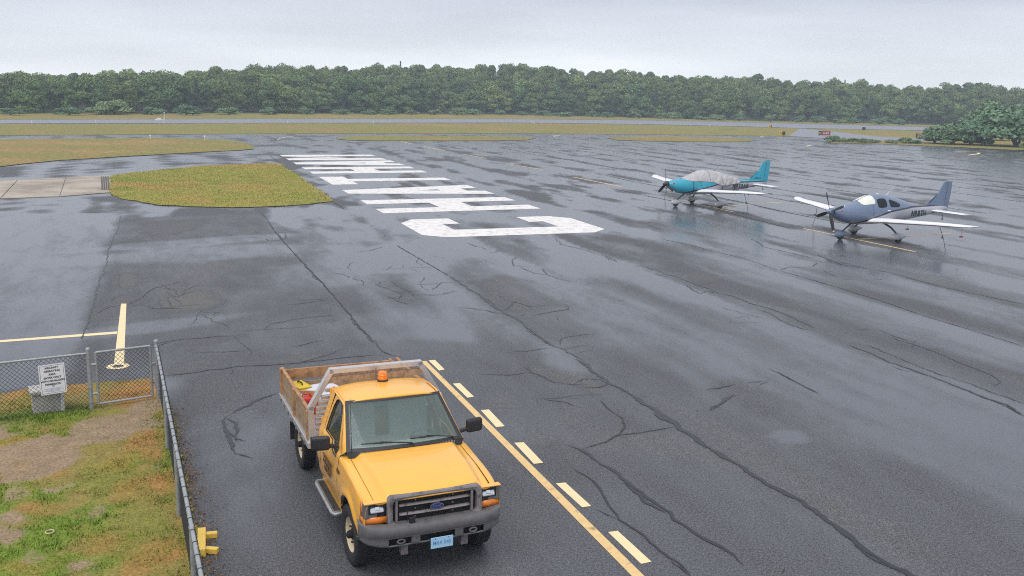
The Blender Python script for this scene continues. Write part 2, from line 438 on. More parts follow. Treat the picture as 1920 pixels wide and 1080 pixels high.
def wet_masks(X, Y):
    u = (X - L0[0]) * LU[0] + (Y - L0[1]) * LU[1]; v = X * LV[0] + Y * LV[1]
    warp = (fbm(u / 6, v / 6, 41) - 0.5) * 1.6
    vi = np.clip(np.searchsorted(JOINTS, v + warp * 0.5) - 1, 0, len(JOINTS) - 2)
    fr = (v + warp * 0.5 - JOINTS[vi]) / (JOINTS[vi + 1] - JOINTS[vi])
    edge_ = sstep(0, .14, fr) * (1 - sstep(.84, 1, fr))
    lane = 0.5 + (vnoise(u / 16.0 + vi * 5.3, vi * 1.0, 3) - 0.5) * edge_
    saw = np.clip(fr, 0, 1) ** 1.3 * (1 - sstep(.86, 1.0, fr))
    far = sstep(22, 60, Y)
    nf = fbm(u / 3.8, v / 1.15, 27, 5); nn_ = fbm(u / 13.0, v / 1.25, 21, 5)
    n = (0.5 + 0.95 * (nn_ - 0.5)) * (1 - far) + (0.52 + 1.9 * (nf - 0.5)) * far
    n2 = fbm(u / 4.5, v / 1.8, 61, 4)
    wet = 0.56 + 1.5 * (n - 0.5) + 0.45 * (n2 - 0.5) + 0.60 * (saw - 0.38) + 0.45 * (lane - 0.5)
    # far right stays wettest
    wet += 0.14 * far + 0.20 * sstep(14, 40, v) * (1 - far * 0.3)
    wet = wet + far * (0.07 + 0.85 * (wet - 0.55))
    tan = np.zeros_like(X)
    near = (Y > 6) & (Y < 70) & (np.abs(X) < 45)
    x, y = X[near], Y[near]; w = wet[near]; t = tan[near]; uu = u[near]; vv = v[near]
    # lane under the truck and up to the long crack: damp, even, dark grey
    k = inside(x, y, pts('300 690 520 742 745 672 800 640 1010 640 1150 725 1400 880 1704 1080 1704 1400 300 1400'), 0.8)
    w = w * (1 - k) + k * (0.34 + 0.5 * (fbm(x / 2.5, y / 2.5, 71) - 0.5))
    # smooth newer paving at far left: evenly wet
    k = inside(x, y, pts('-500 400 226 400 218 425 200 468 182 545 160 620 120 720 -500 800'), 0.25, 0.1)
    w = w * (1 - k) + k * (0.84 + 0.40 * (fbm(uu / 10, vv / 2.5, 73) - 0.5))
    # old lane between it and the next joint: mostly dry-dark with wet bands
    k = inside(x, y, pts('222 408 490 400 560 478 627 560 696 637 760 690 520 735 300 700 160 640 175 585 200 475'), 0.4, 0.2)
    w = w * (1 - k) + k * (0.28 + 0.35 * (fbm(x / 3, y / 2, 75) - 0.5))
    for c, a, b in (((380, 475), (620, 462), (385, 492)), ((360, 455), (560, 440), (362, 463)), ((300, 610), (470, 590), (302, 622))):
        w = w + 0.42 * blob(x, y, c, a, b, 0.3, 77)
    # wet tongues
    for c, a, b, s in (((640, 500), (760, 470), (660, 540), .35), ((800, 470), (900, 450), (840, 500), .35), ((720, 610), (840, 600), (740, 640), .2),
                       ((1060, 480), (1190, 470), (1130, 520), .12), ((1090, 668), (1150, 650), (1130, 700), .4), ((1250, 620), (1420, 720), (1330, 560), .10),
                       ((1500, 690), (1760, 800), (1560, 650), .10), ((1480, 818), (1508, 822), (1485, 832), .6), ((1640, 880), (1800, 960), (1700, 820), .2),
                       ((1060, 860), (1130, 900), (1110, 830), -.12), ((450, 690), (610, 670), (455, 715), -.1), ((420, 830), (530, 800), (440, 900), .18), ((480, 900), (560, 880), (500, 1040), .2)):
        w = w + s * blob(x, y, c, a, b, 0.4, 79)
    # dry raised spots
    for c, a, b, s in (((955, 545), (1030, 575), (980, 525), .6), ((905, 610), (950, 640), (928, 595), .55), ((1060, 705), (1140, 725), (1075, 693), .65),
                       ((760, 545), (790, 575), (775, 530), .3), ((1090, 470), (1180, 500), (1125, 455), .25), ((240, 525), (268, 522), (243, 541), .8), ((355, 562), (415, 556), (358, 582), .9),
                       ((320, 425), (400, 420), (322, 440), .65), ((215, 575), (262, 555), (222, 590), .6), ((385, 640), (455, 630), (388, 646), .5), ((560, 672), (640, 662), (563, 680), .65),
                       ((345, 690), (440, 668), (350, 702), .55), ((395, 760), (500, 735), (410, 830), .42), ((345, 840), (370, 830), (352, 930), .35), ((620, 602), (640, 600), (621, 606), .6),
                       ((1560, 470), (1640, 500), (1590, 455), .2), ((1290, 470), (1400, 510), (1330, 450), .25), ((1390, 745), (1460, 760), (1410, 715), .35)):
        q = blob(x, y, c, a, b, 0.45, 81); t = np.maximum(t, s * q); w = w - 0.5 * s * q
    # coarse dry strip right of the long crack
    k = inside(x, y, pts('1040 600 1150 650 1290 715 1431 797 1575 836 1719 884 1838 941 1990 1060 2100 1300 1950 1300 1704 1080 1594 1003 1398 879 1182 740 1090 680'), 0.5, 0.5)
    k2 = inside(x, y, pts('1182 740 1260 755 1360 800 1480 860 1600 935 1720 1010 1900 1180 1800 1180 1704 1080 1594 1003 1398 879'), 0.4, 0.4)
    w = w * (1 - 0.85 * k) + 0.85 * k * 0.2; t = np.maximum(t, 0.30 * k + 0.34 * k2)
    w = w + 0.75 * blob(x, y, (1475, 819), (1506, 823), (1478, 832), 0.15, 83)
    t = np.maximum(t, 0.62 * sstep(.56, .74, fbm(uu / 2.6, vv / 1.3, 91, 4)) * (1 - sstep(.35, .6, w)) * sstep(60, 40, y))
    # dark damp pocket right under the truck's nose and along its side
    wet[near] = w; tan[near] = np.clip(t, 0, 1)
    return np.clip(wet, 0, 1), tan

def grid_sheet(name, xs, ys, z, m, masks):
    X, Y = np.meshgrid(xs, ys); nx, ny = len(xs), len(ys)
    V = np.stack([X.ravel(), Y.ravel(), np.full(X.size, z)], -1)
    i = np.arange(ny - 1)[:, None] * nx + np.arange(nx - 1)[None]; F = np.stack([i, i + 1, i + nx + 1, i + nx], -1).reshape(-1, 4)
    me = bpy.data.meshes.new(name); me.vertices.add(len(V)); me.vertices.foreach_set('co', V.ravel())
    me.loops.add(F.size); me.loops.foreach_set('vertex_index', F.ravel()); me.polygons.add(len(F)); me.polygons.foreach_set('loop_start', np.arange(0, F.size, 4))
    me.update(calc_edges=True)
    for nm, arr in masks(X.ravel(), Y.ravel()).items():
        if arr.ndim == 1:
            a = me.attributes.new(nm, 'FLOAT', 'POINT'); a.data.foreach_set('value', arr.astype(np.float32))
        else:
            a = me.attributes.new(nm, 'FLOAT_COLOR', 'POINT'); a.data.foreach_set('color', np.c_[arr, np.ones(len(arr))].astype(np.float32).ravel())
    me.materials.append(m); o = bpy.data.objects.new(name, me); COL.objects.link(o); return o

xs = axis([(-150, -60, 3), (-60, -24, 1.0), (-24, 26, 0.26), (26, 70, 0.7), (70, 180, 2.5)])
ys = axis([(-12, 8, 2), (8, 34, 0.22), (34, 70, 0.35), (70, 215, 1.0)])
apron = grid_sheet('apron', xs, ys, 0.0, M_asphalt, lambda X, Y: dict(zip(('wet', 'tan'), wet_masks(X, Y))))
tag(apron, kind='structure')

# ---- grass areas, proud of the paving
sheet('field', pxpoly('-900 231.7 -300 226.2 0 224.5 480 223.2 960 223.2 1200 225.2 1400 229.2 1640 235.2 1800 239.7 2100 249.7') + [np.array([330.0, 420.0]), np.array([-330.0, 420.0])], 0.03, M_field, 0.05, 0.2, 4, seed=12)
field = sheet('field', pxpoly('-900 262 -300 258 0 254.5 250 252.5 500 251 1000 250.5 1200 252 1440 255 1478 256 1520 247.5 1503 241 1400 238.5 1200 234 960 231.5 480 231.5 0 233 -300 236 -900 245'), 0.03, M_field, 0.06, 0.25, 3)
island = sheet('grass_island', pxpoly('209 330 206 345 205 363 215 369 240 375.5 270 381 300 385 350 388 420 389.5 480 389 540 386.5 590 382 623 378 603 360 580 345 560 330 540 318 522 307.5 490 307 440 309 380 311.5 330 316 250 324'), 0.04, M_island, 0.05, 0.25, 0.35)
outer = sheet('grass_island', pxpoly('-700 335 -300 328 0 312.5 100 302 200 296 300 290 390 285 450 282 478 279.5 470 273 455 267.5 420 262 380 260.5 300 259.5 150 260 0 262 -300 266 -900 275'), 0.05, M_field, 0.08, 0.3, 1.0, seed=4)
sheet('grass_island', pxpoly('628 260.5 645 257 660 255.7 700 255.2 850 255.5 960 256.5 1005 259 990 262.5 930 264 850 264.3 700 264.2 650 263'), 0.05, M_field, 0.08, 0.3, 1.5, seed=5)
sheet('grass_island', pxpoly('1138 259 1150 257 1250 256 1330 257.6 1390 260 1420 263 1400 266 1350 266.5 1280 266 1200 264.5 1155 263'), 0.05, M_field, 0.08, 0.3, 1.5, seed=6)
sheet('verge', pxpoly('1548 262 1560 260.5 1620 263.5 1700 265.5 1760 266 1830 262 1930 256 2300 262 2500 330 2150 296 1920 282.5 1850 279 1750 274 1640 270 1560 268'), 0.05, M_field, 0.08, 0.3, 1.5, seed=7)
M_field2 = M_field
sheet('field', pxpoly('1530 241.3 1560 247.5 1607 253 1640 256 1723 261 1800 255 1830 249 1760 246 1640 243.5 1560 241.8'), 0.03, M_field, 0.06, 0.25, 3, seed=8)

# runway and its connector
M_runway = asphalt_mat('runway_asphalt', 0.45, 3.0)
def flat_masks(lo, seed):
    def f(X, Y):
        return {'wet': np.clip(lo + 1.1 * (fbm(X / 26, Y / 5, seed) - 0.5), 0, 1), 'tan': 0.25 * fbm(X / 20, Y / 6, seed + 3)}
    return f
def strip(name, near, far, z, m, n=90, seed=9, lo=0.95):
    """a paved band between two edge lines read along the photo"""
    a = np.array([at(*p) for p in pts(near)]); b = np.array([at(*p) for p in pts(far)])
    def samp(P, t):
        d = np.r_[0, np.cumsum(np.linalg.norm(np.diff(P, axis=0), axis=1))]; d /= d[-1]
        return np.stack([np.interp(t, d, P[:, 0]), np.interp(t, d, P[:, 1])], -1)
    t = np.linspace(0, 1, n); A, B = samp(a, t), samp(b, t); K = 10
    V = np.concatenate([np.c_[A + (B - A) * k / K, np.full(n, z)] for k in range(K + 1)])
    F = [(k * n + i, k * n + i + 1, (k + 1) * n + i + 1, (k + 1) * n + i) for k in range(K) for i in range(n - 1)]
    me = bpy.data.meshes.new(name); me.from_pydata(V.tolist(), [], F)
    for nm, arr in flat_masks(lo, seed)(V[:, 0], V[:, 1]).items():
        q = me.attributes.new(nm, 'FLOAT', 'POINT'); q.data.foreach_set('value', arr.astype(np.float32))
    me.materials.append(m); o = bpy.data.objects.new(name, me); COL.objects.link(o); o['kind'] = 'structure'; return o
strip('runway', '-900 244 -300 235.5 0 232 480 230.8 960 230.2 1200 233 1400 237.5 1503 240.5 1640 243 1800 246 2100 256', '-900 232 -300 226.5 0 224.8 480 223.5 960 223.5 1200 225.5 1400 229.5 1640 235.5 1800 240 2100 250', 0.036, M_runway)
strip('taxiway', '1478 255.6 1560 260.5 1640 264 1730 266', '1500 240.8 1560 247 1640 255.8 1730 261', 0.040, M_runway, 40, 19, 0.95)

# ---- painted marks (flat paint on the ramp: parts of the apron)
M_white = mat('white_paint', (0.80, 0.775, 0.74), 0.55, var=0.05, scale=2, dirt=(0.42, 0.39, 0.36), dscale=2.4, dlo=0.47, dhi=0.72, bump=0.2, bscale=40)
M_yellow_line = mat('yellow_paint', (0.72, 0.50, 0.22), 0.55, var=0.10, scale=8, dirt=(0.20, 0.15, 0.08), dscale=5, dlo=0.56, dhi=0.72)
M_cream = mat('cream_paint', (0.80, 0.66, 0.38), 0.55, var=0.06, scale=8, dirt=(0.25, 0.19, 0.11), dscale=6, dlo=0.62, dhi=0.74)

def flat(name, polys, z, m, parent=apron):
    o = MB()
    for P in polys: o.add([(p[0], p[1], z) for p in P], [list(range(len(P)))])
    r = o.build(name, m, parent)
    return r

def lts(t, s): t = t + 0.075 * s; p = L0 + LU * t + LV * s; return (p[0], p[1])
def letter(polys, ch):
    o = flat('painted_letter', [[lts(t, s) for t, s in P] for P in polys], 0.004, M_white); o['label'] = 'white painted letter ' + ch
def H(a): return [[(a, 0), (a + 1.95, 0), (a + 1.95, 9.4), (a, 9.4)], [(a + 4.15, 0), (a + 6.15, 0), (a + 6.15, 9.4), (a + 4.15, 9.4)], [(a + 1.95, 3.75), (a + 4.15, 3.75), (a + 4.15, 5.75), (a + 1.95, 5.75)]]
def A(c):
    n = [(c - 1.1, 0), (c, 0), (c, 4.9), (c - 0.38, 6.4), (c, 6.4), (c, 8.2), (c - 0.68, 8.2), (c - 0.95, 9.4), (c - 3.0, 9.4)]
    return [n, [(2 * c - t, s) for t, s in n]]
letter([[(-5.25, 0), (-4.05, .85), (-4.1, 2.85), (-6.1, 2.85), (-6.1, 1.95), (-8.05, 1.95), (-9.3, 0)], [(-9.3, 0), (-8.05, 1.95), (-8.3, 7.45), (-9.7, 9.4), (-10.6, 8.4), (-10.2, .95)],
        [(-8.3, 7.45), (-6.35, 7.4), (-6.4, 6.6), (-4.4, 6.6), (-4.5, 8.5), (-5.5, 9.4), (-9.7, 9.4)]], 'C nearest the truck')
letter(H(-1.3), 'H next to the C'); letter(A(9.75), 'A in the middle of the ramp name'); letter([[(14.5, 0), (20.5, 0), (20.5, 1.85), (14.5, 1.85)], [(16.65, 1.85), (18.6, 1.85), (18.6, 9.4), (16.65, 9.4)]], 'T beside the grass island')
letter(H(23.3), 'H beyond the T'); letter(A(33.8), 'A beside the M')
letter([[(37.7, 0), (39.9, 0), (39.9, 9.3), (37.7, 9.3)], [(42.7, 0), (44.9, 0), (44.9, 9.3), (42.7, 9.3)], [(39.9, 0), (41.3, 4.2), (41.3, 6.2), (39.9, 2.4)], [(42.7, 0), (42.7, 2.4), (41.3, 6.2), (41.3, 4.2)]], 'M farthest from the truck')

def line(name, a, b, w, m, z=0.004):
    A_, B_ = at(*a), at(*b); d = (B_ - A_) / np.linalg.norm(B_ - A_); n = np.array([-d[1], d[0]]) * w / 2
    return flat(name, [[A_ - n, B_ - n, B_ + n, A_ + n]], z, m)
flat('painted_line', [[at(*p) for p in pts('789 677.5 1184.4 1080 1300 1196 1326 1196 1207.7 1080 799 677')]], 0.004, M_yellow_line)
for q in ('803.3 676 815.5 675 833.8 693 823 695', '849 719.5 862 718.3 888.7 744 876.5 746', '901.5 769.3 916.8 768 946.5 799.5 930 801', '964 830.5 982 829.5 1018.5 868 1001 870', '1042 906.5 1060 905 1108.5 949 1091.5 951.5', '1140 998 1158 995.5 1221.5 1053.5 1202 1057.5', '1262 1113 1284 1110 1365 1190 1344 1195'):
    flat('painted_dash', [[at(*p) for p in pts(q)]], 0.004, M_cream)
flat('painted_line', [[at(*p) for p in pts('227 569.5 237 569.5 232.5 684 213.5 684')]], 0.004, M_cream)
flat('painted_line', [[at(*p) for p in pts('-200 652 0 638 220 621.5 219.5 626 0 642 -200 656')]], 0.003, M_cream)
for a, b in (((1507, 428.5), (1716, 472)), ((1612, 448.5), (1785, 437)), ((1245, 369), (1377, 398)), ((1332, 389), (1467, 379)), ((1075, 332), (1165, 350)), ((950, 307), (1018, 318)), ((868, 289), (912, 297)), ((793, 274.5), (835, 282.5)), ((752, 265.5), (772, 269.5))):
    line('painted_line', a, b, 0.16 if a[0] > 1200 else 0.2, M_yellow_line)
for q in ('520 262.5 524 259.5 535 257 550 256', '1048 257.5 1040 256 1038 254.8 1050 253.8', '1436 258.5 1428 257.6 1425 256.6 1432 256', '1512 274 1517 272.8 1522 272.2', '1815 291 1834 288.5 1836 286.5 1815 284.5 1790 284'):
    P = [at(*p) for p in pts(q)]
    for a, b in zip(P[:-1], P[1:]): pass
    L_ = [p + (LU * 0.25) for p in P]; R_ = [p - (LU * 0.25) for p in P]
    flat('painted_arc', [[L_[i], L_[i + 1], R_[i + 1], R_[i]] for i in range(len(P) - 1)], 0.004, M_cream)
c0 = at(221, 687)
flat('painted_ring', [[c0 + np.array([math.cos(t), math.sin(t)]) * r for t, r in ((a, .25), (a + .32, .25), (a + .32, .12), (a, .12))] for a in np.arange(0, 6.28, .3142)], 0.007, M_cream)

# ---- sealed cracks and joints traced from the photograph
M_crack = mat('crack_sealant', (0.011, 0.011, 0.013), 0.35, var=0.3, scale=5)
M_joint = mat('open_joint', (0.034, 0.034, 0.035), 0.7, var=0.35, scale=5)
def crack(s, sc, ox, oy, w, z, m=M_crack, parent=apron):
    P = [at(*p) for p in pts(s, sc, ox, oy)]; Q = []
    for a, b in zip(P[:-1], P[1:]):
        n = max(2, int(np.linalg.norm(b - a) / 0.10)); Q += [a + (b - a) * k / n for k in range(n)]
    Q.append(P[-1]); Q = np.array(Q)
    t = np.gradient(Q, axis=0); t /= np.linalg.norm(t, axis=1)[:, None] + 1e-9; nn = np.c_[-t[:, 1], t[:, 0]]
    sd_ = random.randint(0, 9999)
    jt = 0.35 if m is M_joint else 0.85
    Q = Q + nn * jt * ((fbm(Q[:, 0] * 2.2, Q[:, 1] * 2.2, sd_) - 0.5) * 0.20 + (fbm(Q[:, 0] * 9, Q[:, 1] * 9, sd_ + 3, 2) - 0.5) * 0.09)[:, None]
    ww = w * 0.62 * np.clip(0.1 + 1.9 * fbm(Q[:, 0] * 2.6, Q[:, 1] * 2.6, sd_ + 5), .15, 2); k = np.arange(len(Q)); ww *= np.clip(np.minimum(k, len(Q) - 1 - k) / 3.0, 0.15, 1)
    A_, B_ = Q + nn * ww[:, None] / 2, Q - nn * ww[:, None] / 2; n = len(Q)
    o = MB(); o.add([(p[0], p[1], z) for p in A_] + [(p[0], p[1], z) for p in B_], [(i, i + 1, n + i + 1, n + i) for i in range(n - 1)])
    return o.build('crack', m, parent)
CR = [
 (2.743, 0, 400, .07, M_joint, ['1350 0 1420 100 1490 180 1570 270 1650 350 1720 430 1790 510 1850 590 1915 650']),
 (2.743, 0, 400, .08, M_crack, ['1810 540 1870 610 1925 670', '845 838 1050 810 1270 785 1540 770 1740 748 1930 728']),
 (2.743, 0, 400, .05, M_crack, ['620 10 605 80 570 150 545 260 530 310 500 400 472 520 440 590 425 650', '475 520 560 485 620 470', '650 470 720 440 770 400 800 385 930 350', '740 430 790 385 830 380', '650 470 750 475 800 490 900 490 1000 495', '860 425 870 460 885 487', '818 435 832 490', '1010 512 1160 508', '1520 775 1650 740 1770 695', '690 690 750 685 880 655 960 645 1220 630', '760 670 830 650', '755 700 830 675 900 655', '1360 130 1380 140 1440 140 1470 128 1465 98 1430 100 1440 125', '1210 128 1360 122', '1460 470 1550 465 1720 440', '1520 450 1700 438', '1370 568 1450 560 1480 550 1600 535 1740 520', '570 150 620 150 700 140', '605 340 610 370 632 382', '625 312 608 340', '560 548 640 545', '1540 230 1640 350', '900 575 920 578']),
 (4.5, 320, 640, .11, M_crack, ['915 437 800 475 640 545 530 590 470 630', '465 640 445 690 450 740 490 820 520 900 520 950', '480 650 540 690 570 740 550 800', '470 740 520 790 560 810', '560 780 555 830 590 825 650 838', '520 950 605 968 700 990']),
 (3, 700, 440, .05, M_joint, ['130 60 250 130 370 200 430 235']),
 (3, 700, 440, .13, M_crack, ['430 235 520 295 600 345 700 415 740 445 800 470 860 520 930 570 1010 625', '1140 700 1230 765 1340 845 1420 885 1500 930 1600 990 1720 1075']),
 (3, 700, 440, .05, M_crack, ['600 335 640 365 700 415', '850 530 900 560 960 590', '450 410 560 415 640 428 735 450', '735 430 810 372', '800 465 870 445', '890 458 990 437 1100 420 1080 390', '1060 620 1055 585 1100 572 1260 555', '740 662 850 655 1010 635', '840 745 890 780 940 795 1020 830 1130 845 1200 840', '865 735 895 775', '600 785 760 788 890 780', '800 125 780 150 800 175 890 182', '830 182 900 215 980 228 1100 264', '945 190 985 228', '1020 15 1060 55 1200 90 1300 120 1330 140 1390 150', '1300 115 1380 155', '100 260 140 290 200 320 225 350', '70 340 140 375 205 395', '160 320 155 370', '530 45 580 65 640 85', '0 590 40 640 75 670 200 700', '1150 705 1220 735 1230 755', '1130 845 1180 815 1280 815 1330 845 1250 865 1180 860', '1460 45 1530 70', '1500 910 1560 915']),
 (2.087, 1000, 740, .15, M_crack, ['380 0 450 50 540 110 640 180 740 245 830 290 920 350 1000 390 1080 440 1130 480 1240 560 1330 625 1470 705 1600 800']),
 (2.087, 1000, 740, .09, M_crack, ['130 195 180 210 240 255 300 290 350 330 420 385 520 450 560 490 640 545 720 590 780 630 815 670', '350 345 450 420 530 465']),
 (2.087, 1000, 740, .05, M_joint, ['145 285 220 330 260 370 300 440 340 490 420 540 500 610 570 660 620 705', '240 450 330 490', '180 215 290 185 330 160 420 150 560 125', '260 20 300 60 350 95 355 125 330 160', '1740 0 1850 45 1930 90', '970 700 985 680']),
 (2.087, 1000, 740, .07, M_crack, ['690 60 740 30 780 0', '300 160 375 168', '1240 590 1330 640 1440 700', '545 650 580 675 620 720']),
 (2.667, 1200, 440, .07, M_crack, ['0 150 130 195 270 245 400 293 470 310 560 345 650 370 760 410 870 470', '1030 550 1120 580 1250 640 1400 690 1540 740 1700 810 1830 850 1925 905', '560 20 620 60 700 80 880 120']),
 (2.667, 1200, 440, .05, M_crack, ['580 370 660 400 740 445 820 475 870 475', '740 440 780 432', '230 250 300 295 330 280 390 295', '1130 550 1250 600 1370 650 1500 700 1640 740 1925 850', '1240 510 1350 545 1450 575 1600 640 1680 670 1760 710 1800 735 1770 755 1750 740', '1450 575 1550 568', '530 742 650 735', '585 755 650 735', '690 178 740 165 860 160 890 140', '1160 175 980 130', '60 195 150 212', '400 90 430 98']),
 (2.667, 1200, 440, .09, M_crack, ['330 778 400 762 480 750', '350 878 400 840 470 800', '285 885 300 882']),
 (2.667, 1200, 440, .05, M_joint, ['700 180 880 232 1000 268 1200 330 1400 400 1600 460 1760 510 1925 560', '100 20 280 60 420 95 520 120 700 180', '880 100 1010 150 1250 190 1500 260 1925 350', '640 670 690 690 900 800']),
 (6, 500, 270, .10, M_joint, ['35 130 120 190 210 260', '210 260 320 340 450 440 600 545 700 620 800 680 870 730']),
]
def branch(p, a, l, w, depth):
    if depth > 2 or l < .25: return
    q_ = [p]; c_ = np.array(p); aa = a
    for k_ in range(int(l / .22)):
        aa += random.gauss(0, .15); c_ = c_ + np.array([math.cos(aa), math.sin(aa)]) * .22; q_.append(c_)
        if random.random() < .13: branch(c_, aa + random.choice((-1, 1)) * random.uniform(.6, 1.3), l * random.uniform(.25, .5), w * .75, depth + 1)
    P_ = []
    for c2 in q_:
        d_ = np.array([c2[0], c2[1], -CAM_H]); z_ = d_ @ fw; P_.append('%.2f %.2f' % (960 + FOC * (d_ @ RV) / z_, 540 - FOC * (d_ @ UV) / z_))
    if len(P_) > 2: crack(' '.join(P_), 1, 0, 0, w, 0.0085 + random.random() * .003)
for bx_, by_, n_, r_ in ((1010, 590, 3, 1.6), (1080, 715, 3, 1.2), (755, 545, 11, .9), (300, 560, 7, 2.0), (400, 640, 4, 1.6), (520, 680, 3, 1.5), (1240, 470, 4, 2.5), (1350, 570, 3, 2.5), (1650, 690, 3, 2), (690, 500, 5, 2.5), (900, 480, 4, 2.5), (1560, 520, 3, 3), (520, 440, 5, 1.5)):
    for k_ in range(n_):
        c_ = at(bx_, by_) + np.array([random.gauss(0, r_ * .6), random.gauss(0, r_)]); branch(c_, random.choice((1.93, .36, random.uniform(0, 6.28), 1.93)) + random.gauss(0, .2), random.uniform(.6, 2.4), random.uniform(.022, .05), 0)
for sc_, ox, oy, w_, m_, lst in CR:
    for s_ in lst: crack(s_, sc_, ox, oy, w_, 0.0085 + random.random() * 0.003, m_)

for j_ in JOINTS[(JOINTS > 28) & (JOINTS < 100)]:
    for k_ in range(4):
        u0 = -45 + k_ * 42 + random.uniform(-8, 8); P_ = [L0 + LU * (u0 + t_) + LV * (j_ - L0 @ LV + 0.3 * math.sin(t_ * .3 + j_)) for t_ in np.linspace(0, random.uniform(18, 38), 7)]
        Q_ = []
        for p_ in P_:
            d_ = np.array([p_[0], p_[1], -CAM_H]); z_ = d_ @ fw; Q_.append((960 + FOC * (d_ @ RV) / z_, 540 - FOC * (d_ @ UV) / z_))
        if all(-200 < x_ < 2300 and 262 < y_ for x_, y_ in Q_): crack(' '.join('%.2f %.2f' % q_ for q_ in Q_), 1, 0, 0, .16, 0.0085, M_joint)
# ---- concrete pad with trench grates
M_conc = mat('concrete', (0.42, 0.365, 0.295), 0.8, var=0.10, scale=1.2, bump=0.2, bscale=30, dirt=(0.26, 0.215, 0.17), dscale=0.35, dlo=0.42, dhi=0.6)
M_iron = mat('grate_iron', (0.05, 0.045, 0.045), 0.6, var=0.3)
pad = bpy.data.objects.new('concrete_pad', None); COL.objects.link(pad); pad['kind'] = 'structure'
def slab(top, bot):
    (a, b), (c, d) = top, bot
    P = [at(*p) for p in (a, b, d, c)]; cen = sum(P) / 4
    P = [cen + (p - cen) * 0.985 for p in P]
    MB().hexa([(p[0], p[1], 0.0) for p in P] + [(p[0], p[1], 0.035) for p in P]).build('slab', M_conc, pad, bevel=0.012)
tops = [(-260, 350), (-120, 343.5), (34, 337.5), (124, 333), (208, 329)]; bots = [(-300, 391), (-160, 382), (1, 373), (112, 369), (208, 361.5)]
for i in range(4): slab((tops[i], tops[i + 1]), (bots[i], bots[i + 1]))
for x in (191.5, 195.5, 199.5, 203.5):
    a, b = at(x - 1, 332), at(x + 0.5, 357); q = (b - a) / np.linalg.norm(b - a)
    MB().beam((a[0], a[1], 0.04), (b[0], b[1], 0.04), 0.085, 0.02).build('drain_grate', M_iron, pad)

# ================================================================== LAWN inside the fence
A_C = np.array([-7.235, 18.385]); S_DIR = np.array([0.3970, -0.9178]); F_DIR = np.array([-0.853, -0.522])
G_L = np.array([-8.235, 17.705])
edge_px = pts('290 710.5 300 735 314 762 326 800 338 844 346 880 354 917 366 980 379 1047 392 1110 420 1260 470 1500')
lawn_poly = [at(*p) for p in edge_px] + [np.array([-30.0, 2.0]), at(-900, 800), at(-300, 757), at(-100, 745), at(0, 739.5), at(60, 733), at(130, 725), at(187, 719), at(240, 715)]
LP = np.array(lawn_poly)

def lawn_masks(X, Y):
    g = fbm(X / 0.55, Y / 0.55, 101, 5); g2 = fbm(X / 1.7, Y / 1.7, 103, 4); g3 = fbm(X / 0.16, Y / 0.16, 107, 3)
    dirt = np.zeros_like(X)
    for c, a, b, s in (((205, 803), (300, 790), (195, 842), 1.0), ((262, 772), (305, 765), (262, 790), .9), ((60, 860), (175, 838), (70, 905), .85), ((10, 815), (70, 806), (15, 838), .7), ((20, 990), (55, 982), (20, 1025), .6), ((30, 935), (60, 928), (35, 955), .35),
                       ((180, 968), (200, 960), (183, 980), .3), ((285, 880), (305, 872), (290, 900), .3), ((155, 1075), (195, 1065), (160, 1095), .5), ((110, 912), (150, 900), (118, 930), .45), ((65, 1050), (85, 1045), (68, 1062), .3)):
        dirt = np.maximum(dirt, s * blob(X, Y, c, a, b, 0.55, 109, 0.7))
    dirt = np.clip(dirt * 1.05 + (g - 0.5) * 1.7 * (dirt > 0.0) + (g3 - .5) * .5 - 0.05, 0, 1) * sstep(0, .25, dirt + .35 * sstep(.55, .75, g2))
    green = sstep(0.46, 0.62, g * 0.6 + g2 * 0.4)
    for c, a, b, s in (((40, 790), (180, 775), (40, 812), .8), ((45, 830), (100, 822), (50, 850), .8), ((235, 1000), (320, 980), (240, 1080), .35), ((210, 905), (290, 895), (215, 950), .4), ((318, 800), (330, 790), (322, 960), .8), ((50, 1040), (120, 1020), (60, 1075), .6)):
        green = np.maximum(green, s * blob(X, Y, c, a, b, 0.5, 113, 0.7))
    orange = sstep(0.45, 0.62, fbm(X / 1.1, Y / 1.1, 117, 4) * 0.7 + 0.3 * g)
    for c, a, b, s in (((275, 845), (325, 830), (275, 885), .7), ((280, 1050), (330, 1030), (270, 1085), .7), ((70, 885), (150, 875), (75, 905), .7), ((75, 955), (130, 950), (80, 975), .5), ((240, 735), (290, 728), (235, 758), .5)):
        orange = np.maximum(orange, s * blob(X, Y, c, a, b, 0.5, 119, 0.7))
    return dirt, green * (1 - 0.5 * orange), orange, g3

C_DIRT, C_OLIVE, C_GREEN, C_ORNG = np.array([.265, .190, .120]), np.array([.24, .19, .055]), np.array([.14, .215, .025]), np.array([.33, .175, .055])
def lawn_color(X, Y):
    d, g, o, n = lawn_masks(X, Y)
    c = C_OLIVE[None] * np.ones((len(X), 1)); c = c + (C_ORNG - c) * o[:, None]; c = c + (C_GREEN - c) * (g * 0.9)[:, None]
    c = c + (C_DIRT - c) * sstep(0.25, 0.7, d)[:, None]
    return {'tint': c * (0.8 + 0.4 * n)[:, None]}
M_lawn = attr_mat('lawn_soil', scale=22, lo=0.5, hi=1.5)

def in_poly(x, y, P):
    r = np.zeros_like(x, bool)
    for i in range(len(P)):
        a, b = P[i], P[(i + 1) % len(P)]
        r ^= ((a[1] > y) != (b[1] > y)) & (x < (b[0] - a[0]) * (y - a[1]) / (b[1] - a[1] + 1e-12) + a[0])
    return r

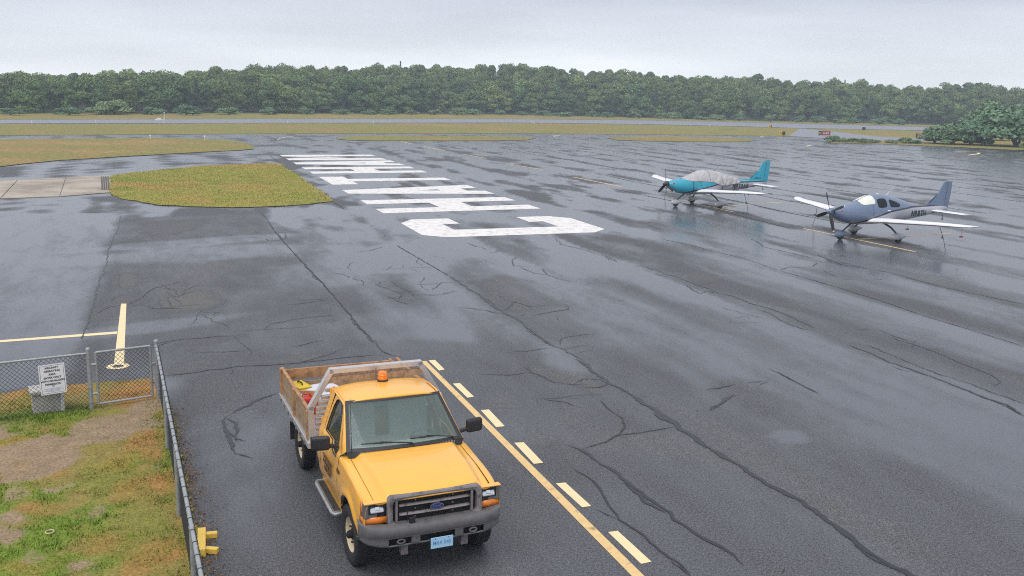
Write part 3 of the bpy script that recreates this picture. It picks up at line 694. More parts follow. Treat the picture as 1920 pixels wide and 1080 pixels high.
lxs = np.arange(-16, -1.4, 0.06); lys = np.arange(7.0, 20.2, 0.06)
lawn = grid_sheet('lawn', lxs, lys, 0.05, M_lawn, lawn_color); lawn['kind'] = 'structure'
bm = bmesh.new(); bm.from_mesh(lawn.data); bm.verts.ensure_lookup_table()
co = np.array([v.co[:2] for v in bm.verts])
jx = co[:, 0] + (fbm(co[:, 0] * 3, co[:, 1] * 3, 201) - 0.5) * 0.22; jy = co[:, 1] + (fbm(co[:, 0] * 3, co[:, 1] * 3, 211) - 0.5) * 0.22
ok = in_poly(jx, jy, LP)
zz = 0.02 + 0.05 * fbm(co[:, 0] / 0.3, co[:, 1] / 0.3, 205, 4)
for v, z_ in zip(bm.verts, zz): v.co.z = z_
bmesh.ops.delete(bm, geom=[v for v, k_ in zip(bm.verts, ok) if not k_], context='VERTS')
bm.to_mesh(lawn.data); bm.free()

def blades(name, X, Y, Z, H, Wd, C, m, per=3, spread=0.05, vlo=0.6, vhi=1.45):
    n = len(X); Z = np.zeros(n) + Z; V = np.zeros((n, per, 3, 3)); cc = np.zeros((n, per, 3, 3))
    for k in range(per):
        a = rng.uniform(0, 2 * np.pi, n); l = rng.uniform(0.4, 1.3, n) * H; ox = rng.normal(0, spread, n); oy = rng.normal(0, spread, n)
        lean = rng.uniform(0.3, 1.3, n) * H; w = Wd * rng.uniform(0.7, 1.4, n)
        bx, by = X + ox, Y + oy; dx, dy = np.cos(a), np.sin(a)
        V[:, k, 0] = np.c_[bx - dy * w / 2, by + dx * w / 2, Z]; V[:, k, 1] = np.c_[bx + dy * w / 2, by - dx * w / 2, Z]
        V[:, k, 2] = np.c_[bx + dx * lean, by + dy * lean, Z + l]
        cc[:, k] = (C * rng.uniform(vlo, vhi, (n, 1)))[:, None, :]
    V = V.reshape(-1, 3); F = np.arange(len(V)).reshape(-1, 3)
    me = bpy.data.meshes.new(name); me.vertices.add(len(V)); me.vertices.foreach_set('co', V.ravel()); me.loops.add(F.size); me.loops.foreach_set('vertex_index', F.ravel())
    me.polygons.add(len(F)); me.polygons.foreach_set('loop_start', np.arange(0, F.size, 3)); me.update(calc_edges=True)
    a = me.attributes.new('tint', 'FLOAT_COLOR', 'POINT'); a.data.foreach_set('color', np.c_[cc.reshape(-1, 3), np.ones(len(V))].astype(np.float32).ravel())
    me.materials.append(m); o = bpy.data.objects.new(name, me); COL.objects.link(o); o['kind'] = 'stuff'; return o
M_blade = attr_mat('grass_blade', scale=3, lo=0.85, hi=1.15, rough=0.7)
n = 70000
X = rng.uniform(-14, -1.4, n); Y = rng.uniform(7.2, 20.2, n); keep = in_poly(X, Y, LP); X, Y = X[keep], Y[keep]
d_, g_, o_, _n = lawn_masks(X, Y)
keep = rng.uniform(0, 1, len(X)) > sstep(0.15, 0.65, d_) * 0.96; X, Y, g_, o_ = X[keep], Y[keep], g_[keep], o_[keep]
C = C_OLIVE * np.ones((len(X), 1)); C = C + (C_ORNG * 1.05 - C) * o_[:, None]; C = C + (C_GREEN * 1.1 - C) * g_[:, None]
tag(blades('grass', X, Y, 0.03, 0.022 + 0.045 * g_, 0.016, C, M_blade, 3, 0.04), 'patchy green and straw coloured grass of the fenced lawn', 'grass')
# taller green tufts along the fences and around the concrete block
tx, ty = [], []
for k_ in range(1150):
    t = random.random()
    if random.random() < 0.35: p = A_C + S_DIR * (t * 13) + np.array([random.gauss(-0.10, .16), random.gauss(0, .1)])
    else: p = G_L + F_DIR * (t * 6 + 0.05) + np.array([random.gauss(0.05, .15), random.gauss(-0.02, .22)])
    tx.append(p[0]); ty.append(p[1])
tx, ty = np.array(tx), np.array(ty); keep = in_poly(tx, ty, LP); tx, ty = tx[keep], ty[keep]
tag(blades('weeds', tx, ty, 0.03, 0.055, 0.018, np.array([.14, .21, .03]) * np.ones((len(tx), 1)), M_blade, 6, 0.06), 'green weeds growing along the foot of the fence', 'weeds')
# grass fringe and clumps on the islands
def island_grass(poly_px, n, h, lab, zb, seed, bands=True):
    P = np.array(pxpoly(poly_px)); lo, hi = P.min(0), P.max(0)
    X = rng.uniform(lo[0], hi[0], n); Y = rng.uniform(lo[1], hi[1], n); k_ = in_poly(X, Y, P); X, Y = X[k_], Y[k_]
    a = fbm(X / 6, Y / 3, seed, 4); b = fbm(X / 1.5, Y / 1.5, seed + 5, 4)
    C = np.array([.33, .33, .06]) * np.ones((len(X), 1)); s = sstep(.44, .56, a); C = C + (np.array([.46, .29, .10]) - C) * s[:, None]; s = sstep(.5, .7, b); C = C + (np.array([.23, .30, .045]) - C) * s[:, None]
    tag(blades('grass', X, Y, zb, h, 0.035, C, M_blade, 2, 0.16, 0.85, 1.18), lab, 'grass')
island_grass('209 330 206 345 205 363 215 369 240 375.5 270 381 300 385 350 388 420 389.5 480 389 540 386.5 590 382 623 378 603 360 580 345 560 330 540 318 522 307.5 490 307 440 309 380 311.5 330 316 250 324', 52000, 0.04, 'mown grass of the rounded island beside the painted letters', 0.038, 301)
# a few dry leaves and grit along the kerbless edge by the side fence
lx, ly = [], []
for k_ in range(420):
    p = at(*random.choice(edge_px[2:11])); q = at(*edge_px[min(10, 2 + int(random.random() * 8))]); r_ = p * 0 + q
    i_ = random.randint(2, 8); t = random.random(); p = at(*edge_px[i_]) * (1 - t) + at(*edge_px[i_ + 1]) * t
    p = p + np.array([abs(random.gauss(0, .12)), random.gauss(0, .05)]); lx.append(p[0]); ly.append(p[1])
tag(blades('leaf_litter', np.array(lx), np.array(ly), 0.004, 0.02, 0.03, np.array([.22, .12, .06]) * np.ones((len(lx), 1)), M_blade, 2, 0.03), 'brown leaf litter along the paving edge outside the side fence', 'litter')

# ================================================================== HILL AND FOREST
EDGE = np.array([(-190, 20), (-165, 90), (-128, 160), (-103.9, 190.4), (-67.4, 245.4), (-35, 285), (-1.5, 316.4), (38, 322), (77.8, 321), (135, 328), (190, 322), (250, 300), (320, 270)], float)
SKYL = np.array([(-300, 140), (0, 136), (100, 138), (210, 138), (300, 137), (400, 138), (425, 133), (445, 128), (560, 126), (700, 128), (750, 126), (830, 125), (900, 124), (950, 121), (1000, 125), (1040, 124), (1080, 130), (1150, 134), (1250, 142), (1330, 145), (1450, 150), (1500, 153), (1600, 158), (1700, 163), (1770, 165), (1788, 153), (1812, 153), (1840, 160), (1880, 165), (1919, 175), (2200, 190)], float)
def px_of(x, y):
    d = np.array([x, y, 0]) - np.array([0, 0, CAM_H]); z = d @ fw
    return 960 + FOC * (d @ RV) / z, z
def top_z(x, y, py):
    """height above ground at (x, y) that stands at picture row py"""
    lo, hi = -5.0, 60.0
    for _ in range(40):
        m = (lo + hi) / 2; d = np.array([x, y, m - CAM_H]); zz = d @ fw
        if 540 - FOC * (d @ UV) / zz > py: lo = m
        else: hi = m
    return lo
seglen = np.r_[0, np.cumsum(np.linalg.norm(np.diff(EDGE, axis=0), axis=1))]
def edge_at(s): return np.array([np.interp(s, seglen, EDGE[:, 0]), np.interp(s, seglen, EDGE[:, 1])])
def edge_n(s):
    a, b = edge_at(max(s - 40, 0)), edge_at(min(s + 40, seglen[-1])); t = (b - a) / np.linalg.norm(b - a); return np.array([-t[1], t[0]])
DEPTH = 62.0
TREE_H = 7.0
hill_top = []
SS = np.linspace(0, seglen[-1], 160)
for s in SS:
    p = edge_at(s) + edge_n(s) * DEPTH; px, z = px_of(*p)
    if z < 20: hill_top.append(2.0); continue
    hill_top.append(np.clip(top_z(p[0], p[1], np.interp(np.clip(px, -300, 2200), SKYL[:, 0], SKYL[:, 1])) - TREE_H, 0.3, 14))
hill_top = np.convolve(np.pad(hill_top, 3, 'edge'), np.ones(7) / 7, 'valid')
def hill_z(s, d): return float(np.interp(s, SS, hill_top)) * float(sstep(-14, DEPTH + 6, d)) * float(sstep(0, 8, d)) if d > 0 else 0.0
o = MB(); nd = 12
o.grid(lambda a, b: (*(edge_at(a * seglen[-1]) + edge_n(a * seglen[-1]) * (b * 110 - 2)), hill_z(a * seglen[-1], b * 110 - 2) - 0.04 if b * 110 > 3 else -0.2), 120, nd)
M_duff = mat('forest_floor', (0.03, 0.032, 0.018), 0.9, var=0.4, scale=0.3)
hill = o.build('hill', M_duff, None, 60); hill['kind'] = 'structure'

def leaf_mat(name, c, hue=0.25):
    m, nt, b = new_mat(name); N, L = nt.nodes, nt.links
    oi = N.new('ShaderNodeObjectInfo'); a = N.new('ShaderNodeAttribute'); a.attribute_name = 'shade'
    r = N.new('ShaderNodeValToRGB'); e = r.color_ramp.elements; c = np.array(c)
    e[0].color = (*(c * np.array([.75, .85, .95])), 1); e[1].color = (*(c * np.array([1.45, 1.22, 1.05])), 1)
    k = e.new(.5); k.color = (*c, 1); L.new(oi.outputs['Random'], r.inputs[0])
    mu = N.new('ShaderNodeVectorMath'); mu.operation = 'SCALE'; L.new(r.outputs[0], mu.inputs[0]); L.new(a.outputs['Fac'], mu.inputs['Scale'])
    L.new(mu.outputs[0], b.inputs['Base Color']); b.inputs['Roughness'].default_value = .6; b.inputs['Specular IOR Level'].default_value = .25
    return m
M_oak = leaf_mat('oak_leaves', (.098, .160, .052)); M_pale = leaf_mat('pale_leaves', (.145, .215, .068)); M_pine = leaf_mat('pine_needles', (.055, .10, .055)); M_bush = leaf_mat('bush_leaves', (.14, .225, .11))
M_bark = mat('bark', (.10, .085, .07), .9, var=.3, scale=3)

def crown_mesh(name, m, H, R, lobes, per, leaf, seed, base=0.22, cone=False, bush=False):
    r = np.random.default_rng(seed); Vs = []; sh = []
    for i in range(lobes):
        t = (i + .5) / lobes; h = base + (1 - base) * (r.uniform(0.05, .80) ** .9 if not cone else t * .97)
        w = (math.sin(min(1, max(0.08, (h - base) / (1 - base))) ** .8 * math.pi * .86 + .28) if not cone else (1 - t) * .9 + .1)
        if bush: w = math.sqrt(max(.1, 1 - .8 * h * h)) * 1.1; h = h * .72
        a = r.uniform(0, 6.283); q = R * w * math.sqrt(r.uniform(.1, 1)) * (.72 if not cone else .6)
        if not cone: q *= math.sqrt(max(.05, 1 - max(0, (h - .45) / .55) ** 2))
        c = np.array([math.cos(a) * q, math.sin(a) * q, h * H]); lr = R * r.uniform(.20, .56) * (1 if not cone else .6 * w + .25)
        tone = r.uniform(.72, 1.28)
        d = r.normal(size=(per, 3)); d[:, 2] = np.abs(d[:, 2]) * .9 + d[:, 2] * .25; d /= np.linalg.norm(d, axis=1)[:, None]
        rad = lr * r.uniform(.75, 1.12, (per, 1)); P = c + d * rad * np.array([1, 1, .8])
        nrm = d + r.normal(0, .5, (per, 3)); nrm /= np.linalg.norm(nrm, axis=1)[:, None]
        t1 = np.cross(nrm, r.normal(size=(per, 3))); t1 /= np.linalg.norm(t1, axis=1)[:, None]; t2 = np.cross(nrm, t1)
        s = leaf * r.uniform(.6, 1.4, (per, 1))
        Q = np.stack([P - t1 * s - t2 * s * .6, P + t1 * s - t2 * s * .7, P + t1 * s * .8 + t2 * s * .7, P - t1 * s * .7 + t2 * s * .6], 1)
        Vs.append(Q.reshape(-1, 3)); sh.append(np.repeat(tone * r.uniform(.8, 1.2, per), 4))
    V = np.concatenate(Vs); sh = np.concatenate(sh); F = np.arange(len(V)).reshape(-1, 4)
    V[:, 2] = np.maximum(V[:, 2], 0.02)
    top = np.percentile(V[:, 2], 99.6); V[:, 2] *= H / top
    me = bpy.data.meshes.new(name); me.from_pydata(V.tolist(), [], F.tolist()); a = me.attributes.new('shade', 'FLOAT', 'POINT'); a.data.foreach_set('value', sh.astype(np.float32))
    me.materials.append(m); return me
def trunk_mesh(H, r, seed):
    q = random.Random(seed); o = MB(); p = [(0, 0, -.3), (q.uniform(-.1, .1), q.uniform(-.1, .1), H * .3), (q.uniform(-.3, .3), q.uniform(-.3, .3), H * .55), (q.uniform(-.4, .4), q.uniform(-.4, .4), H * .85)]
    o.tube(p, [r, r * .75, r * .5, r * .15], 7)
    for k in range(5):
        a = q.uniform(0, 6.28); z = H * q.uniform(.3, .55); l = H * q.uniform(.2, .35); b = Vector((0, 0, z))
        o.tube([b, b + Vector((math.cos(a) * l * .5, math.sin(a) * l * .5, l * .4)), b + Vector((math.cos(a) * l, math.sin(a) * l, l * .9))], [r * .45, r * .3, r * .1], 5)
    return o.mesh('trunk', M_bark, 60)

# ten proto trees, unit height 9 m
protos = []
for i in range(5): protos.append(('oak_tree', crown_mesh('crown', M_oak, 9, (3.1, 3.9, 4.5, 3.4, 4.2)[i], (17, 27, 36, 22, 30)[i], (190, 150, 120, 170, 140)[i], (.26, .23, .21, .25, .22)[i], 40 + i, .02), trunk_mesh(9, .22, i)))
for i in range(3): protos.append(('oak_tree', crown_mesh('crown', M_pale, 9, 4.1, 28, 150, .24, 60 + i, .0), trunk_mesh(9, .22, 10 + i)))
for i in range(2): protos.append(('pine_tree', crown_mesh('crown', M_pine, 9, 2.6, 24, 90, .22, 80 + i, .12, True), trunk_mesh(9, .16, 20 + i)))

n_tree = 0; rest = []
def plant(kind, x, y, z, h, wid, rz, label, group, cat='tree'):
    nm, cm, tm = protos[kind]; r = empty(nm, (x, y, z), rz, label, cat, group); r.scale = (wid * h / 9, wid * h / 9, h / 9)
    for mm, pn in ((cm, 'crown'), (tm, 'trunk')):
        c = bpy.data.objects.new(pn, mm); COL.objects.link(c); c.parent = r
    return r
ROWS = 11; q = random.Random(5); spots = []
for row in range(ROWS + 2):
    d0 = 3.0 + DEPTH * (row / (ROWS - 1)) * 0.98; s = 150 + q.uniform(0, 4)
    while s < seglen[-1] - 90:
        d = d0 + q.uniform(-2.6, 2.6); p = edge_at(s) + edge_n(s) * d; px, z = px_of(*p); s += q.uniform(4.4, 6.6)
        if z < 30 or px < -90 or px > 2010: continue
        spots.append((row, p, s, d, px))
LABELS = {'front': ('leafy tree in the front row of the wood beyond the runway', 'trees in the front row of the wood'), 'slope': ('leafy tree higher up in the wood, behind its front row', 'trees higher up in the wood'),
          'ridge': ('leafy tree along the top of the wood, its crown against the sky', 'trees along the skyline'), 'pine': ('dark narrow conifer standing among the leafy trees of the wood', 'conifers in the wood')}
order = sorted(spots, key=lambda t: (t[0] > 10, t[0] not in (0, 1, 10, 9), t[0]))
for row, p, s, d, px in order:
    hz = hill_z(s, d); h = q.choice((q.uniform(5.0, 7.0), q.uniform(6.4, 8.6), q.uniform(7.2, 9.6))) * (0.74 + .26 * min(1, max(0, (px + 50) / 520.0)))
    if row == 0: h *= q.uniform(.7, 1.0)
    if row >= ROWS - 2:
        want = top_z(p[0], p[1], float(np.interp(px, SKYL[:, 0], SKYL[:, 1])) + (q.choice((q.uniform(-3, 1), q.uniform(0, 5), q.uniform(2, 7))) if row < ROWS else 2 + q.uniform(0, 4))) - hz; h = float(np.clip(want, 4, 11))
    kind = q.choice((0, 1, 2, 3, 4, 0, 1, 2, 5, 6, 7, 8)) if row < 3 else q.choice((0, 1, 2, 3, 4, 5, 0, 1, 2, 9)) if row < ROWS - 3 else q.choice((0, 1, 2, 3, 4))
    if row < 2 and 860 < px < 1250 and q.random() < .6: kind = q.choice((5, 6, 7))
    rz = q.uniform(0, 6.28); wid = q.uniform(.75, 1.3) if kind < 8 else q.uniform(.9, 1.15)
    if n_tree < 292:
        tone = 'pale green' if kind in (5, 6, 7) else 'dark green'
        lb, gr = LABELS['pine' if kind >= 8 else ('front' if row == 0 else 'ridge' if row >= ROWS - 1 else 'slope')]
        plant(kind, p[0], p[1], hz, h, wid, rz, lb.replace('leafy tree', tone + ' leafy tree'), gr.replace('trees', tone + ' trees') if kind < 8 else gr); n_tree += 1
    else: rest.append((kind, p[0], p[1], hz, h, wid, rz))
# the remaining crowns of the slope, one joined mass
if rest:
    Vs, Fs, Sh, o_ = [], [], [], 0
    for kind, x, y, z, h, wid, rz in rest:
        me = protos[kind][1]; nv = len(me.vertices); v = np.zeros(nv * 3); me.vertices.foreach_get('co', v); v = v.reshape(-1, 3); sh = np.zeros(nv); me.attributes['shade'].data.foreach_get('value', sh)
        c, s_ = math.cos(rz), math.sin(rz); f = h / 9
        Vs.append(np.c_[(c * v[:, 0] - s_ * v[:, 1]) * f * wid + x, (s_ * v[:, 0] + c * v[:, 1]) * f * wid + y, v[:, 2] * f + z]); Sh.append(sh * q.uniform(.75, 1.2))
    V = np.concatenate(Vs); F = np.arange(len(V)).reshape(-1, 4); me = bpy.data.meshes.new('forest'); me.vertices.add(len(V)); me.vertices.foreach_set('co', V.ravel())
    me.loops.add(F.size); me.loops.foreach_set('vertex_index', F.ravel()); me.polygons.add(len(F)); me.polygons.foreach_set('loop_start', np.arange(0, F.size, 4)); me.update(calc_edges=True)
    a = me.attributes.new('shade', 'FLOAT', 'POINT'); a.data.foreach_set('value', np.concatenate(Sh).astype(np.float32)); me.materials.append(M_oak)
    fo = bpy.data.objects.new('forest', me); COL.objects.link(fo); tag(fo, 'mass of leafy crowns filling the middle of the wooded slope', 'forest', kind='stuff')
# the lone conifer that breaks the skyline
def skyline_pine(px, toppy, base_d, label):
    s = min(range(0, int(seglen[-1])), key=lambda s: abs(px_of(*(edge_at(s) + edge_n(s) * base_d))[0] - px)); p = edge_at(s) + edge_n(s) * base_d; hz = hill_z(s, base_d)
    plant(8, p[0], p[1], hz, top_z(p[0], p[1], toppy) - hz, .5, 1.0, label, None)
skyline_pine(750, 115, DEPTH - 4, 'tall thin conifer rising alone above the skyline of the wood')
skyline_pine(1578, 150, DEPTH - 2, 'slim conifer poking above the falling skyline at the right of the wood')
# thicket and bushes
bush_m = [crown_mesh('foliage', M_bush, 4, 2.3, 20, 230, .115, 300 + i, .0, False, True) for i in range(3)]
M_shad = bush_m
def bush(px, py, w, h, label, group=None, i=0, rz=0.0, nm='bush'):
    p = at(px, py); o = empty(nm, (p[0], p[1], 0.02), rz, label, 'bush', group); o.scale = (w / 4.6, w / 4.6, h / 4)
    c = bpy.data.objects.new('foliage', bush_m[i % 3]); COL.objects.link(c); c.parent = o
    st = bpy.data.objects.new('stem', stem_me); COL.objects.link(st); st.parent = o
    return o
_s = MB()
for k_ in range(5): _s.tube([(0, 0, -.1), (math.cos(k_ * 1.26) * .5, math.sin(k_ * 1.26) * .5, 1.6), (math.cos(k_ * 1.26) * 1.0, math.sin(k_ * 1.26) * 1.0, 3.0)], [.08, .05, .02], 5)
stem_me = _s.mesh('stem', M_bark, 60)
bush(1905, 275, 13.5, 6.6, 'largest bush of the thicket, cut by the right edge of the picture', None, 0)
bush(1858, 263, 10.5, 7.6, 'tall grey-green bush standing at the back of the thicket', None, 1, 1)
bush(1785, 271, 8.5, 3.2, 'broad rounded bush in the middle of the thicket front', None, 2, 2)
bush(1820, 272, 9.0, 4.6, 'rounded grey-green bush between the broad front bush and the largest one', None, 1, .2)
bush(1752, 269, 5.2, 2.7, 'low bush at the left end of the thicket, hiding the red sign', None, 0, 3)
bush(1960, 285, 8, 4.4, 'bush at the near right foot of the thicket', None, 2, .4)
for i, (px, py, w, h) in enumerate(((1562, 266, 2.6, 1.0), (1580, 267, 2.2, .75), (1600, 267, 2.6, .7), (1622, 268, 2.4, .7), (1640, 268, 2.2, .6), (1672, 269, 2.5, .6), (1697, 269, 3.0, 1.0), (1715, 270, 2.4, .7))):
    bush(px, py, w, h, 'low weedy shrub on the verge between apron and taxiway', 'low shrubs on the verge', i, i * .7, 'shrub')
for i, (px, py, w, h) in enumerate(((215, 215, 6.5, 3.0), (190, 215, 5, 2.0), (350, 216, 5.0, 2.2), (362, 216, 3.5, 1.6), (285, 215.5, 5, 1.7), (130, 216, 5, 1.6), (430, 215.5, 5, 1.7), (505, 215, 4.4, 1.8), (575, 214.5, 4, 1.6), (20, 216, 4, 1.4))):
    bush(px, py, w * 1.1, h, 'low bushy shrub at the foot of the wood beyond the runway', 'shrubs at the foot of the wood', i, i * 1.1, 'shrub')
for i in range(26):
    px = 640 + i * 42 + q.uniform(-14, 14); bush(px, float(np.interp(px, (600, 960, 1400, 1700), (214.5, 216, 227, 235))), q.uniform(4, 7), q.uniform(1.2, 2.4), 'low bushy shrub at the foot of the wood beyond the runway', 'shrubs at the foot of the wood', i, i * 1.3, 'shrub')
# ================================================================== PICKUP
M_ytruck = mat('yellow_truck_paint', (0.92, 0.465, 0.07), 0.24, var=0.03, scale=1.5, coat=0.5, dirt=(0.62, 0.34, 0.08), dscale=5, dlo=0.60, dhi=0.85)
M_black = mat('black_plastic', (0.022, 0.022, 0.024), 0.5, var=0.15, scale=10)
M_grill = mat('grey_brown_plastic', (0.20, 0.18, 0.18), 0.5, var=0.2, scale=8, dirt=(0.05, 0.045, 0.045), dscale=9, dlo=0.5, dhi=0.7)
M_bump = mat('grey_painted_steel', (0.135, 0.132, 0.136), 0.42, var=0.15, scale=5, dirt=(0.05, 0.035, 0.03), dscale=6, dlo=0.56, dhi=0.72)
M_dark = mat('dark_cavity', (0.012, 0.012, 0.013), 0.8, var=0.2)
M_rubber = mat('tyre_rubber', (0.026, 0.026, 0.028), 0.75, var=0.25, scale=12)
M_rim = mat('cream_wheel_paint', (0.62, 0.50, 0.34), 0.5, var=0.08, dirt=(0.25, 0.18, 0.11), dscale=14, dlo=0.55, dhi=0.75)
M_chrome = mat('bright_metal', (0.75, 0.76, 0.78), 0.16, metal=1.0, var=0.05)
M_alu = mat('brushed_aluminium', (0.60, 0.59, 0.60), 0.38, metal=0.55, var=0.08, scale=6, dirt=(0.36, 0.33, 0.31), dscale=7, dlo=0.55, dhi=0.8)
M_wood = mat('stake_wood', (0.42, 0.225, 0.105), 0.7, var=0.28, scale=9, bump=0.3, bscale=25, dirt=(0.17, 0.085, 0.045), dscale=6, dlo=0.5, dhi=0.7)
M_wood2 = mat('weathered_plank', (0.37, 0.255, 0.155), 0.75, var=0.25, scale=11, bump=0.3, bscale=25, dirt=(0.16, 0.10, 0.06), dscale=8, dlo=0.5, dhi=0.7)
M_amber = mat('amber_lens', (0.80, 0.22, 0.015), 0.15, var=0.15, scale=30, coat=0.5)
M_refl = mat('white_reflector', (.66, .67, .68), .22, metal=.75, var=.03)
M_lampb = mat('lamp_housing', (.20, .20, .205), .3, metal=.4, var=.1)
M_lens = glass_mat('clear_lens', (0.75, 0.77, 0.78), 0.05)
M_wind = glass_mat('windscreen_glass', (0.86, 0.96, 0.93), 0.32, 0.04, (0.20, 0.27, 0.26))  # pale base colour paints in reflection haze along with a dirty film
M_side = glass_mat('side_glass', (0.42, 0.50, 0.46), 0.14, 0.03, (0.03, 0.04, 0.035), 2.3)
M_int = mat('grey_interior', (0.62, 0.64, 0.63), 0.8, var=0.1)
M_intd = mat('dark_interior', (0.17, 0.18, 0.19), 0.8, var=0.1)
M_plate = mat('light_blue_plate', (0.36, 0.62, 0.82), 0.4, var=0.06, scale=20)
M_platetxt = mat('plate_lettering', (0.17, 0.30, 0.55), 0.5, var=0.02)
M_print = mat('dark_brown_print', (0.10, 0.055, 0.02), 0.6, var=0.05)
M_blueoval = mat('blue_badge', (0.015, 0.03, 0.16), 0.3, var=0.05, coat=0.5)
M_steel = mat('galvanised_steel', (0.36, 0.38, 0.39), 0.42, metal=0.35, var=0.15, scale=9, dirt=(0.20, 0.21, 0.21), dscale=12, dlo=0.52, dhi=0.75)

truck = empty('pickup_truck', (-1.2771, 12.2862, 0.0), -1.1603, 'yellow flatbed pickup truck with wooden stake sides and an amber roof beacon', 'truck')
WR, WX, RX = 0.405, 0.04, -3.55

def topz(x):   # fender / door shoulder line
    return float(np.interp(x, [-2.02, -0.47, 0.2, 0.62, 0.80], [1.315, 1.305, 1.255, 1.20, 1.165]))
def lowz(x):
    a = WX; r = 0.525
    d = abs(x - a)
    z = 0.50
    if d < r: z = max(z, 0.42 + math.sqrt(r * r - d * d))
    if x > a + 0.3: z = max(z, 0.60 if d >= r else z)
    return z
def bodyy(x, z):
    t = topz(x)
    y = float(np.interp(z, [0.48, 0.60, 0.72, 0.80, 0.95, 1.08, t - 0.04, t], [0.915, 0.955, 0.962, 0.982, 0.985, 0.972, 0.945, 0.915]))
    d = math.hypot(x - WX, z - 0.42)
    y += 0.028 * max(0, 1 - abs(d - 0.56) / 0.09) if z > 0.5 else 0
    if x > 0.35: y -= 0.05 * ((x - 0.35) / 0.45) ** 2
    return y
def side_panel(name, x0, x1, s, n, gap=0.006, hood=False):
    o = MB(); xs_ = np.linspace(x0 + gap, x1 - gap, n)
    def fn(a, b):
        x = x0 + gap + (x1 - x0 - 2 * gap) * a; zb, zt = lowz(x), topz(x)
        if hood and b > 0.8:      # roll over to the hood edge
            q = (b - 0.8) / 0.2; yy = bodyy(x, zt - 0.05)
            ang = q * math.pi / 2
            ye = 0.825 - 0.02 * max(0, (x - 0.3)); return (x, s * (ye + (yy - ye) * math.cos(ang)), zt - 0.05 + 0.05 * math.sin(ang))
        t = b / 0.8 if hood else b
        z = zb + (zt - (0.05 if hood else 0) - zb) * t
        return (x, s * bodyy(x, z), z)
    o.grid(fn, n, 16, flip=(s < 0))
    return o.build(name, M_ytruck, truck, 50)
side_fender = {}
for s in (-1, 1):
    f_ = side_panel('fender', -0.62, 0.80, s, 46, hood=True); f_['label'] = 'yellow front fender with wheel arch'
    # fender badge / vent
    o = MB(); o.grid(lambda a, b: (-0.66 + 0.17 * a - 0.0, s * (bodyy(-0.6, 1.06 + .05 * b) + 0.006), 1.06 + 0.055 * b), 2, 2); o.build('fender_badge', M_print, f_)
    # wheel well
    o = MB()
    o.grid(lambda a, b: (WX + 0.515 * math.cos(math.pi * a), s * (0.55 + 0.40 * b), 0.42 + 0.515 * math.sin(math.pi * a)), 16, 2)
    o.box((WX, s * 0.55, 0.62), (1.0, 0.02, 0.6)); o.build('wheel_well', M_dark, truck, 40)

# doors with window openings, and the rear cab corner
def cy(z): return 0.915 - (z - 1.31) * 0.34 if z > 1.31 else None
def cab_pt(x, z, s, off=0.0):
    y = bodyy(x, min(z, topz(x))) if z <= topz(x) else 0.915 - (z - topz(x)) * 0.33
    return (x, s * (y + off), z)
WIN = [(-0.80, 1.215), (-0.98, 1.205), (-1.10, 1.24), (-1.20, 1.325), (-1.45, 1.325), (-1.66, 1.325), (-1.66, 1.50), (-1.63, 1.70), (-1.58, 1.80), (-1.50, 1.835), (-1.35, 1.84), (-1.22, 1.825), (-1.12, 1.74), (-0.97, 1.53), (-0.80, 1.31)]
OUT = [(-0.63, 0.50), (-1.2, 0.50), (-1.74, 0.50), (-1.74, 0.9), (-1.74, 1.3), (-1.735, 1.6), (-1.70, 1.80), (-1.66, 1.875), (-1.50, 1.895), (-1.30, 1.89), (-1.15, 1.865), (-1.04, 1.75), (-0.84, 1.50), (-0.64, 1.30), (-0.63, 0.9)]
def resample(P, n):
    P = np.array(P + [P[0]], float); d = np.r_[0, np.cumsum(np.linalg.norm(np.diff(P, axis=0), axis=1))]
    t = np.linspace(0, d[-1], n, endpoint=False); return np.stack([np.interp(t, d, P[:, 0]), np.interp(t, d, P[:, 1])], -1)
